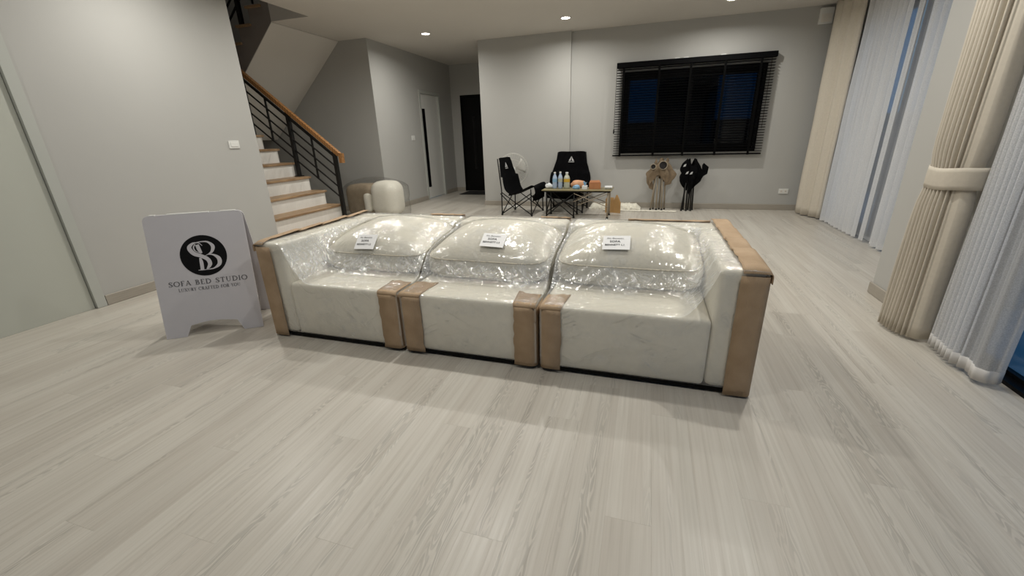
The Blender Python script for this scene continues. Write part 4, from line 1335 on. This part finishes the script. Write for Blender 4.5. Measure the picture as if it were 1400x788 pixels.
# ------------------------------------------------------------------ blind on the back window
bl = thing('venetian_blind', 'wide black venetian blind over the back window', 'blind', (0.52, YB - 0.07, 0.84))
BX0, BX1 = -0.560, 1.603
BY = YB - 0.065
MB().cbox(BX0 - 0.005, BX1 + 0.005, YB - 0.10, YB - 0.025, 2.13, 2.205, 0.006).build('headrail', 'blind', bl)
MB().cbox(BX0 - 0.01, BX1 - 0.005, BY - 0.026, BY + 0.026, 0.838, 0.858, 0.004).build('bottom_rail', 'blind', bl)
NSL = 34
slm = None
for k in range(NSL):
    z = 0.885 + (2.105 - 0.885) * k / (NSL - 1)
    if slm is None:
        mb = MB()
        prof = [(-0.024, 0.004), (-0.012, 0.0075), (0.0, 0.0085), (0.012, 0.006), (0.024, 0.001)]
        pts = [(y, zz + 0.0011) for y, zz in prof] + [(y, zz - 0.0011) for y, zz in reversed(prof)]
        mb.prism(pts, lambda y, zz: (BX0 - 0.52, y, zz), lambda y, zz: (BX1 - 0.52, y, zz))
        o = mb.build('slat', 'blind', bl, local=True); slm = o.data
    else:
        o = bpy.data.objects.new('slat', slm); COL.objects.link(o); o.parent = bl
    o.location = (0, BY - (YB - 0.07), z - 0.84 - 0.006)
for x in (-0.455, 0.06, 0.50, 0.96, 1.42):
    MB().box(x - 0.016, x + 0.016, BY - 0.0275, BY - 0.0262, 0.834, 2.13).build('ladder_tape', 'tape', bl)
MB().tube([(BX0 - 0.002, BY - 0.04, 2.13), (BX0 - 0.004, BY - 0.045, 1.25)], 0.003, 6).build('pull_cord', 'tape', bl)
MB().lathe([(0.006, 0.0), (0.011, 0.02), (0.008, 0.07)], (BX0 - 0.004, BY - 0.045, 1.185), 10).build('cord_tassel', 'tape', bl)
MB().tube([(BX1 - 0.06, BY - 0.035, 2.13), (BX1 - 0.055, BY - 0.04, 1.2)], 0.003, 6).build('tilt_wand', 'tape', bl)
for x in (0.30, 0.42, 0.92):
    MB().cbox(x - 0.035, x + 0.035, YB - 0.07, YB - 0.002, 2.2055, 2.218, 0.003).build('mounting_clip', 'plastic', bl)

# ------------------------------------------------------------------ wall fittings
def plate(name, label, cat, c, w, h, axis, kind):
    """axis 'x+': faces +x, 'y-': faces -y"""
    rz = {'x+': PI / 2, 'y-': 0.0}[axis]
    t = thing(name, label, cat, c, rz)
    MB().cbox(-w / 2, w / 2, -0.009, -0.0005, -h / 2, h / 2, 0.002).build('plate', 'plastic', t, local=True)
    if kind == 'switch':
        MB().cbox(-w * 0.34, w * 0.34, -0.013, -0.0088, -h * 0.28, h * 0.28, 0.0015).build('rocker', 'plastic', t, local=True)
    else:
        for s in (-1, 1):
            f = MB().cbox(s * w * 0.22 - w * 0.14, s * w * 0.22 + w * 0.14, -0.011, -0.0088, -h * 0.3, h * 0.3, 0.001).build('socket', 'lampring', t, local=True)
            for q in (-1, 1):
                MB().box(s * w * 0.22 + q * 0.006 - 0.0015, s * w * 0.22 + q * 0.006 + 0.0015, -0.0113, -0.0105, -0.008, 0.008).build('slot', 'black', f, local=True)
plate('light_switch', 'white light switch on the long left wall near the stairs', 'switch', (XL, 3.505, 1.205), 0.118, 0.075, 'x+', 'switch')
plate('light_switch', 'white light switch on the hallway wall beside the white door', 'switch', (XH, 7.55, 1.225), 0.115, 0.085, 'x+', 'switch')
plate('wall_outlet', 'white double outlet low on the back wall beside the corner drape', 'outlet', (2.01, YB, 0.285), 0.13, 0.075, 'y-', 'outlet')
t = thing('wall_sensor_box', 'small white box high on the back wall by the ceiling corner', 'wall box', (2.115, YB, 2.49))
MB().rbox(2.035, 2.195, YB - 0.055, YB - 0.001, 2.485, 2.675, 0.012).build('housing', 'plastic', t, smooth=True)
MB().box(2.055, 2.175, YB - 0.0575, YB - 0.054, 2.505, 2.60).build('grille', 'lampring', t)

# ------------------------------------------------------------------ wrapped cream armchair by the stairs
t = thing('wrapped_ottoman', 'cream upholstered block in brown paper and clear plastic behind the stair newel', 'sofa part', (-4.18, 5.95, 0))
MB().rbox(-4.27, -3.80, 5.78, 6.22, 0.02, 0.585, 0.16, 5).build('cushion_block', 'fabric', t, smooth=True)
MB().rbox(-4.76, -4.22, 5.82, 6.26, 0.02, 0.53, 0.12, 5).build('paper_wrap', simple('brown_wrapping', lin((150, 134, 112)), 0.7, var=0.12, bump=0.6, bscale=16), t, smooth=True)
MB().rbox(-4.36, -4.245, 5.765, 5.95, 0.10, 0.40, 0.05, 4).build('folded_flap', 'fabric', t, smooth=True)
def bag():
    n, m = 56, 30
    def fn(i, j):
        th = 2 * PI * i / n
        v = j / (m - 1)
        c, s = math.cos(th), math.sin(th)
        k = (abs(c) ** 4 + abs(s) ** 4) ** -0.25
        z = 0.006 + 0.63 * v
        taper = (1 - max(0, (v - 0.72) / 0.28) ** 2.4 * 0.75)
        w = 1 + 0.04 * noise.noise(Vector((c * 3, s * 3, z * 7))) + 0.018 * noise.noise(Vector((c * 9, s * 9, z * 16)))
        x = -4.265 + 0.535 * c * k * taper * w + (0.02 * math.sin(5 * th) if v > 0.9 else 0)
        return (x, 6.02 + 0.285 * s * k * taper * w, z)
    return MB().grid(n, m, fn, wrapu=True)
bag().build('plastic_bag', 'bag', t, smooth=True)

# ------------------------------------------------------------------ camping corner
def camp_chair(label, loc, rz, ht=0.90, wide=1.0):
    t = thing('camping_chair', label, 'chair', loc, rz)
    prof = [(-0.285, 0.24, 0.52), (-0.29, 0.34, 0.53), (-0.28, 0.43, 0.53), (-0.235, 0.455, 0.53), (-0.14, 0.415, 0.53), (0.0, 0.355, 0.54), (0.12, 0.325, 0.57), (0.19, 0.40, 0.64), (0.225, 0.55, 0.62), (0.255, 0.70, 0.53), (0.285, 0.84, 0.45), (0.30, ht, 0.42)]
    cs = spline(prof, 5)
    nu = 17
    def fn(i, j):
        y, z, w = cs[j]
        u = i / (nu - 1) * 2 - 1
        sag = 0.03 * (1 - u * u) * (0.6 if z < 0.5 else 0.8)
        cup = 0.05 * u * u * (1 if 0.33 < z < 0.6 else 0.2)
        wr = 0.008 * noise.noise(Vector((u * 3, j * 0.3, rz)))
        edge = -0.012 * abs(u) ** 8
        return (u * w / 2 * wide, y - cup * 0.8 + (sag * 0.8 if z > 0.45 else 0) + wr, z - (sag if z < 0.46 else 0) + cup * 0.6 + edge)
    s_ = MB().grid(nu, len(cs), fn).build('fabric_sling', 'black_fabric', t, smooth=True, local=True, solid=0.012)
    # emblem: tent-like triangle with a notch and a word bar
    yy = lambda z: 0.285 + (z - 0.84) * 0.2 + 0.008 - 0.012
    zc = ht - 0.12
    e = MB()
    for tri in ([(-0.045, -0.03), (-0.012, -0.03), (0.0, 0.045)], [(0.012, -0.03), (0.045, -0.03), (0.0, 0.045)]):
        e.prism(tri, lambda x, z: (x, yy(zc + z) - 0.002, zc + z), lambda x, z: (x, yy(zc + z) + 0.004, zc + z))
    e.prism([(-0.05, -0.05), (0.05, -0.05), (0.05, -0.042), (-0.05, -0.042)], lambda x, z: (x, yy(zc + z) - 0.002, zc + z), lambda x, z: (x, yy(zc + z) + 0.004, zc + z))
    e.build('emblem', 'white_logo', s_, local=True)
    W = 0.27 * wide
    for sx in (-1, 1):
        MB().tube([(sx * W, 0.24, 0.0), (sx * W * 1.02, 0.235, 0.40), (sx * W * 0.80, 0.315, ht - 0.01)], 0.010).build('rear_post', 'black_metal', t, smooth=True, local=True)
        MB().tube([(sx * W, -0.27, 0.0), (sx * W, -0.26, 0.42)], 0.010).build('front_leg', 'black_metal', t, smooth=True, local=True)
        MB().tube([(sx * W, -0.27, 0.02), (sx * W, 0.235, 0.36)], 0.008).build('side_brace', 'black_metal', t, smooth=True, local=True)
        MB().tube([(sx * W, 0.24, 0.02), (sx * W * 0.98, -0.27, 0.36)], 0.008).build('side_brace', 'black_metal', t, smooth=True, local=True)
    for yq in (-0.275, 0.24):
        MB().tube([(-W, yq, 0.02), (W, yq, 0.34)], 0.008).build('cross_brace', 'black_metal', t, smooth=True, local=True)
        MB().tube([(W, yq + 0.017, 0.02), (-W, yq + 0.017, 0.34)], 0.008).build('cross_brace', 'black_metal', t, smooth=True, local=True)
    for (fx, fy) in ((-W, -0.27), (W, -0.27), (-W, 0.24), (W, 0.24)):
        MB().lathe([(0.016, 0.0), (0.016, 0.014), (0.011, 0.03)], (fx, fy, 0.0), 10).build('foot_cap', 'black_metal', t, smooth=True, local=True)
    return t
camp_chair('black high-backed camping chair seen side-on in front of the fan', (-1.93, 6.64, 0), math.radians(84), 0.88)
camp_chair('black camping chair facing the sofa behind the folding table', (-1.24, 7.005, 0), math.radians(-1), 0.93, 1.08)

# folding table with slatted top
tb = thing('folding_table', 'low folding camp table with a slatted top, set with bottles and food', 'table', (-1.0, 6.6, 0))
TX0, TX1, TY0, TY1, TZ = -1.51, -0.47, 6.26, 6.66, 0.42
ns = 8
for k in range(ns):
    a = TY0 + (TY1 - TY0) * k / ns
    MB().cbox(TX0, TX1, a + 0.003, a + (TY1 - TY0) / ns - 0.003, TZ - 0.012, TZ, 0.002).build('top_slat', 'olive', tb)
for y in (TY0 + 0.04, TY1 - 0.04):
    MB().box(TX0 + 0.02, TX1 - 0.02, y - 0.009, y + 0.009, TZ - 0.034, TZ - 0.012).build('top_rail', 'black_metal', tb)
for x in (TX0 + 0.07, -1.02, TX1 - 0.05):
    for y in (TY0 + 0.04, TY1 - 0.04):
        MB().tube([(x, y, 0.0), (x, y, TZ - 0.034)], 0.011 if x < -0.6 else 0.013).build('leg', 'black_metal' if x < -0.6 else 'khaki_metal', tb, smooth=True)
        MB().lathe([(0.018, 0.0), (0.018, 0.012), (0.012, 0.03)], (x, y, 0.0), 10).build('foot_cap', 'black_metal', tb, smooth=True)
for y in (TY0 + 0.02, TY1 - 0.06):
    for (xa, za, xb, zb) in ((TX0 + 0.07, 0.03, -1.02, 0.37), (TX0 + 0.07, 0.37, -1.02, 0.03)):
        MB().tube([(xa, y, za), (xb, y, zb)], 0.008).build('cross_brace', 'black_metal', tb, smooth=True)
    for (xa, za, xb, zb) in ((-1.02, 0.25, -0.75, 0.37), (-1.02, 0.37, -0.52, 0.18), (-0.96, 0.20, -0.52, 0.37)):
        MB().tube([(xa, y, za), (xb, y, zb)], 0.006).build('scissor_arm', 'khaki_metal', tb, smooth=True)

def bottle(label, x, y, h, r, body, liquid=None, cap='plastic'):
    t = thing('bottle', label, 'bottle', (x, y, TZ + 0.001))
    MB().lathe([(r * 0.9, 0.0), (r, 0.01), (r, h * 0.28), (r * 0.94, h * 0.33), (r, h * 0.38), (r, h * 0.62), (r * 0.8, h * 0.74), (r * 0.42, h * 0.86), (r * 0.40, h * 0.92)], seg=18).build('bottle_body', body, t, smooth=True, local=True)
    MB().lathe([(r * 0.46, h * 0.92), (r * 0.46, h)], seg=14).build('cap', cap, t, smooth='auto', local=True)
    MB().lathe([(r * 1.02, h * 0.40), (r * 1.02, h * 0.60)], seg=18).build('wrap_label', liquid or 'blue_cap', t, smooth='auto', local=True)
bottle('clear blue-tinted water bottle at the end of the bottle row beside the white bag', -1.345, 6.46, 0.245, 0.036, 'water')
bottle('clear blue-tinted water bottle between the other two bottles', -1.262, 6.47, 0.25, 0.036, 'water', 'pale_plastic')
bottle('wide bottle of yellow drink beside the bread', -1.165, 6.49, 0.24, 0.047, 'pale_plastic', 'yellow', 'white_bag')
def lump(name, label, cat, mat, c, r, seed, amp=0.25, sq=2.0):
    mb = MB(); n, m = 22, 14
    def fn(i, j):
        th = 2 * PI * i / n; ph = PI * j / (m - 1)
        d = Vector((math.sin(ph) * math.cos(th), math.sin(ph) * math.sin(th), math.cos(ph)))
        k = 1 + amp * noise.noise(d * 1.8 + Vector((seed, 0, 0)))
        z = c[2] + d.z * r[2] * k
        return (c[0] + d.x * r[0] * k, c[1] + d.y * r[1] * k, max(z, TZ + 0.001 if c[2] > 0.3 else 0.001))
    mb.grid(n, m, fn, wrapu=True)
    return tag(mb.build(name, mat, None, smooth=True), label, cat)
lump('plastic_bag', 'small white plastic bag on the table end beside the water bottles', 'bag', 'white_bag', (-1.445, 6.50, TZ + 0.03), (0.062, 0.05, 0.045), 1)
lump('bread_loaf', 'tan loaf of bread on the table behind the blue packet', 'bread', 'bread', (-1.0, 6.585, TZ + 0.05), (0.12, 0.06, 0.065), 2, 0.15)
lump('snack_packet', 'pale blue and white packet lying in front of the bread', 'packet', 'blue_cap', (-1.01, 6.42, TZ + 0.025), (0.06, 0.04, 0.035), 3, 0.3)
t = thing('tissue_box', 'small white tissue box with a tissue pulled up beside the brown box', 'box', (-0.875, 6.40, TZ + 0.001))
MB().cbox(-0.038, 0.038, -0.035, 0.035, 0, 0.052, 0.003).build('box_body', 'white_bag', t, local=True)
MB().grid(7, 7, lambda i, j: (0.018 * (i / 3 - 1) * (0.5 + j / 6), 0.012 * math.sin(i * 1.4), 0.05 + 0.055 * j / 6 + 0.01 * math.sin(i))).build('tissue', 'blue_cap', t, smooth=True, local=True, solid=0.002)
t = thing('brown_carton', 'brown open carton on the table beside the tissue box', 'box', (-0.735, 6.47, TZ + 0.001), 0.15)
c_ = MB(); 
c_.box(-0.085, 0.085, -0.06, 0.06, 0, 0.006); c_.box(-0.085, 0.085, -0.06, -0.055, 0.006, 0.085); c_.box(-0.085, 0.085, 0.055, 0.06, 0.006, 0.085); c_.box(-0.085, -0.08, -0.055, 0.055, 0.006, 0.085); c_.box(0.08, 0.085, -0.055, 0.055, 0.006, 0.085)
c_.build('carton_body', 'box_brown', t, local=True)
MB().prism([(-0.08, 0.0), (0.08, 0.0), (0.07, 0.03), (-0.07, 0.03)], lambda x, z: (x, 0.06 + z * 0.6, 0.085 + z), lambda x, z: (x, 0.063 + z * 0.6, 0.085 + z)).build('lid_flap', 'box_brown', t, local=True)
t = thing('paper_roll', 'white roll lying at the end of the table beyond the carton', 'roll', (-0.53, 6.44, TZ + 0.024))
MB().tube([(-0.055, 0, 0), (0.055, 0, 0)], 0.023, 16).build('roll_body', 'white_bag', t, smooth='auto', local=True)
MB().tube([(-0.056, 0, 0), (0.056, 0, 0)], 0.008, 10).build('roll_core', 'card_tan', t, smooth='auto', local=True)

# standing fan behind the chair
fx, fy = -2.27, 7.13
t = thing('standing_fan', 'pale standing fan with a round wire guard behind the side-on camping chair', 'fan', (fx, fy, 0))
MB().lathe([(0.17, 0.0), (0.17, 0.015), (0.12, 0.032), (0.03, 0.045)], (fx, fy, 0), 28).build('base', 'fan', t, smooth='auto')
MB().tube([(fx, fy, 0.04), (fx, fy, 0.60)], 0.014, 12).build('pole', 'fan', t, smooth=True)
hc = Vector((-2.20, 7.06, 0.665)); hn = Vector((0.42, -0.9, 0.02)).normalized()
hu = Vector((0, 0, 1)).cross(hn).normalized(); hv = hn.cross(hu).normalized()
MB().tube([Vector((fx, fy, 0.60)), Vector((fx, fy, 0.66)), hc - hn * 0.06], 0.016, 10).build('neck', 'fan', t, smooth=True)
MB().tube([hc - hn * 0.14, hc - hn * 0.13, hc - hn * 0.03], [0.03, 0.05, 0.055], 16).build('motor_housing', 'fan', t, smooth='auto')
gd = MB()
for (r, d_) in ((0.262, 0.0), (0.25, 0.03), (0.25, -0.03), (0.16, 0.052), (0.16, -0.05), (0.05, 0.06)):
    gd.tube([hc + hu * (r * math.cos(2 * PI * k / 40)) + hv * (r * math.sin(2 * PI * k / 40)) + hn * d_ for k in range(41)], 0.0045 if r > 0.26 else 0.0016, 5, cap=False)
for k in range(40):
    a = 2 * PI * k / 40
    for s_ in (1, -1):
        gd.tube([hc + (hu * math.cos(a) + hv * math.sin(a)) * r + hn * (dd * s_) for r, dd in ((0.04, 0.062), (0.16, 0.052), (0.25, 0.03), (0.26, 0.0))], 0.0011, 4, cap=False)
gd.build('wire_guard', 'fan', t, smooth=True)
for k in range(3):
    a0 = 2 * PI * k / 3 + 0.3
    MB().grid(7, 6, lambda i, j: tuple(hc + (hu * math.cos(a0 + (i / 6 - 0.5) * 1.25 * (0.5 + 0.5 * j / 5)) + hv * math.sin(a0 + (i / 6 - 0.5) * 1.25 * (0.5 + 0.5 * j / 5))) * (0.04 + 0.185 * j / 5) + hn * (0.025 * (i / 6 - 0.5)))).build('blade', 'fan', t, smooth=True, solid=0.002)
MB().tube([hc - hn * 0.02, hc + hn * 0.03, hc + hn * 0.04], [0.042, 0.04, 0.02], 16).build('hub', 'plastic', t, smooth='auto')

# folded camping chairs leaning at the back wall
def folded_chair(label, x, y, w, fab, tube, seed, ztop, zbot, mesh=True, wing=False):
    t = thing('folded_chair', label, 'folded chair', (x, y, 0))
    rnd = random.Random(seed)
    def fn(i, j):
        n, m = 44, 22
        th = 2 * PI * i / n; v = j / (m - 1)
        pleat = 1 + 0.24 * math.sin(5 * th + seed) + 0.16 * math.sin(9 * th + v * 5)
        prof = (0.72 + 0.30 * math.sin(PI * min(1, v * 1.15)) - 0.22 * v if mesh else 0.26 + 0.74 * math.sin(PI * min(1, 0.10 + v * 0.80))) + 0.16 * noise.noise(Vector((math.cos(th) * 2, math.sin(th) * 2, v * 4 + seed)))
        z0 = zbot + (0.15 * abs(math.sin(th)) ** 1.5 + 0.05 * math.sin(3 * th + 1) if mesh else 0.10 * abs(math.cos(th)) + 0.05 * math.sin(5 * th))
        z1 = ztop - 0.055 + 0.055 * math.sin(4 * th + seed * 2)
        return (x + 0.5 * w * prof * pleat * math.cos(th) * 0.82, y + 0.075 * prof * pleat * math.sin(th), z0 + (z1 - z0) * v)
    fb = MB().grid(44, 22, fn, wrapu=True).build('folded_fabric', fab, t, smooth='auto')
    k = 0
    for (dx, dy, tx, ty) in ((-0.115, -0.05, -0.05, -0.02), (-0.07, 0.05, -0.08, 0.02), (-0.02, -0.06, -0.03, 0.0), (0.03, 0.05, 0.02, 0.01), (0.07, -0.05, 0.03, -0.03), (0.115, 0.04, 0.07, 0.0)):
        s_ = w / 0.42
        MB().tube([(x + dx * s_ * 0.9, y + dy, 0.0), (x + tx * s_, y + ty, zbot + 0.25)], 0.012, 8).build('leg', tube, t, smooth=True)
        MB().lathe([(0.015, 0.0), (0.015, 0.012), (0.011, 0.028)], (x + dx * s_ * 0.9, y + dy, 0.0), 10).build('foot_cap', 'black_metal', t, smooth=True)
    if mesh:
        for (cx0, cz0, r) in ((x + 0.03, ztop - 0.11, 0.062), (x - 0.115, ztop - 0.13, 0.04)):
            MB().lathe([(r * 0.75, -0.02), (r, 0.0), (r * 1.02, 0.006)], (0, 0, 0), 16)
            mb = MB()
            mb.tube([(cx0, y - 0.075, cz0), (cx0 + 0.005, y - 0.10, cz0 + 0.004)], [r * 0.7, r], 16)
            mb.build('cup_holder', 'mesh_black', t, smooth='auto')
            MB().tube([(cx0 + r * math.cos(a), y - 0.103, cz0 + r * math.sin(a)) for a in [2 * PI * q / 20 for q in range(21)]], 0.007, 6, cap=False).build('holder_rim', 'khaki_metal' if fab == 'beige_fabric' else 'white_logo', t, smooth=True)
    if wing:
        poly = [(0.13, -0.30), (0.235, -0.23), (0.245, -0.13), (0.17, -0.07), (0.15, -0.10), (0.155, -0.20)]
        MB().prism(poly, lambda a, b: (x + a, y - 0.04, ztop + b), lambda a, b: (x + a, y - 0.02, ztop + b)).build('loose_flap', fab, t)
        MB().prism([(0.06, -0.26), (0.15, -0.27), (0.15, -0.23), (0.07, -0.2)], lambda a, b: (x + a, y - 0.035, ztop + b), lambda a, b: (x + a, y - 0.02, ztop + b)).build('loose_flap', fab, t)
        for (a, b) in ((-0.105, -0.10), (-0.06, -0.21), (0.0, -0.215)):
            MB().prism([(a - 0.02, b - 0.02), (a + 0.015, b - 0.012), (a + 0.022, b + 0.024), (a - 0.006, b + 0.012)], lambda p, q: (x + p, y - 0.104, ztop + q), lambda p, q: (x + p, y - 0.098, ztop + q)).build('pale_patch', 'white_logo', t)
    return t
folded_chair('khaki folded camping chair standing upright under the window', 0.20, 7.22, 0.44, 'beige_fabric', 'khaki_metal', 1, 0.815, 0.36)
folded_chair('black folded camping chair standing upright under the window', 0.645, 7.20, 0.34, 'black_fabric', 'black_metal', 2, 0.80, 0.30, False, True)

# fluffy white rug bundle along the wall
t = thing('fluffy_rug', 'white fluffy rug bundled on the floor along the back wall', 'rug', (-0.45, 7.24, 0))
def rugfn(i, j):
    n, m = 20, 90
    v = j / (m - 1); th = PI * i / (n - 1)
    x = -0.90 + 0.84 * v
    hgt = (0.085 + 0.03 * noise.noise(Vector((x * 5, 0, 2)))) * min(1, v * 12 + 0.2) * min(1, (1 - v) * 8 + 0.25)
    d = 0.10 * (1 + 0.15 * noise.noise(Vector((x * 4, 3, 0))))
    f = 1 + 0.20 * noise.noise(Vector((x * 26, th * 6, 1))) + 0.10 * noise.noise(Vector((x * 70, th * 14, 5)))
    return (x, 7.25 - d * math.cos(th) * f, 0.002 + max(0, hgt * math.sin(th) * f))
MB().grid(20, 90, rugfn).build('rug_pile', 'fluff', t, smooth=True)
MB().grid(60, 8, lambda i, j: (-0.65 + 1.14 * i / 59, 7.00 + 0.11 * j / 7 + (0.012 * math.sin(i * 2.7) if j == 0 else 0), 0.004 + 0.012 * abs(noise.noise(Vector((i * 0.7, j * 0.9, 0)))))).build('fringe', 'fluff', t, smooth=True, solid=0.004)

# cardboard stood on end by the table
t = thing('cardboard_box', 'opened tan cardboard box standing on end beside the table leg', 'box', (-0.49, 6.67, 0))
MB().prism([(-0.60, 0.0), (-0.47, 0.0), (-0.47, 0.24), (-0.58, 0.24), (-0.60, 0.21)], lambda x, z: (x, 6.84, z), lambda x, z: (x, 6.846, z)).build('panel', 'card_tan', t)
MB().prism([(0, 0.0), (0.12, 0.0), (0.12, 0.17), (0.06, 0.28), (0.04, 0.285), (0, 0.20)], lambda q, z: (-0.47 + q * 0.9, 6.84 - q * 0.4, z), lambda q, z: (-0.468 + q * 0.9, 6.846 - q * 0.4, z)).build('panel', 'card_tan', t)

# door mat in the hallway
tag(MB().cbox(-4.0, -3.2, 8.72, 9.30, 0.0005, 0.012, 0.004).build('door_mat', 'mat'), 'dark door mat in front of the black entrance door', 'mat')
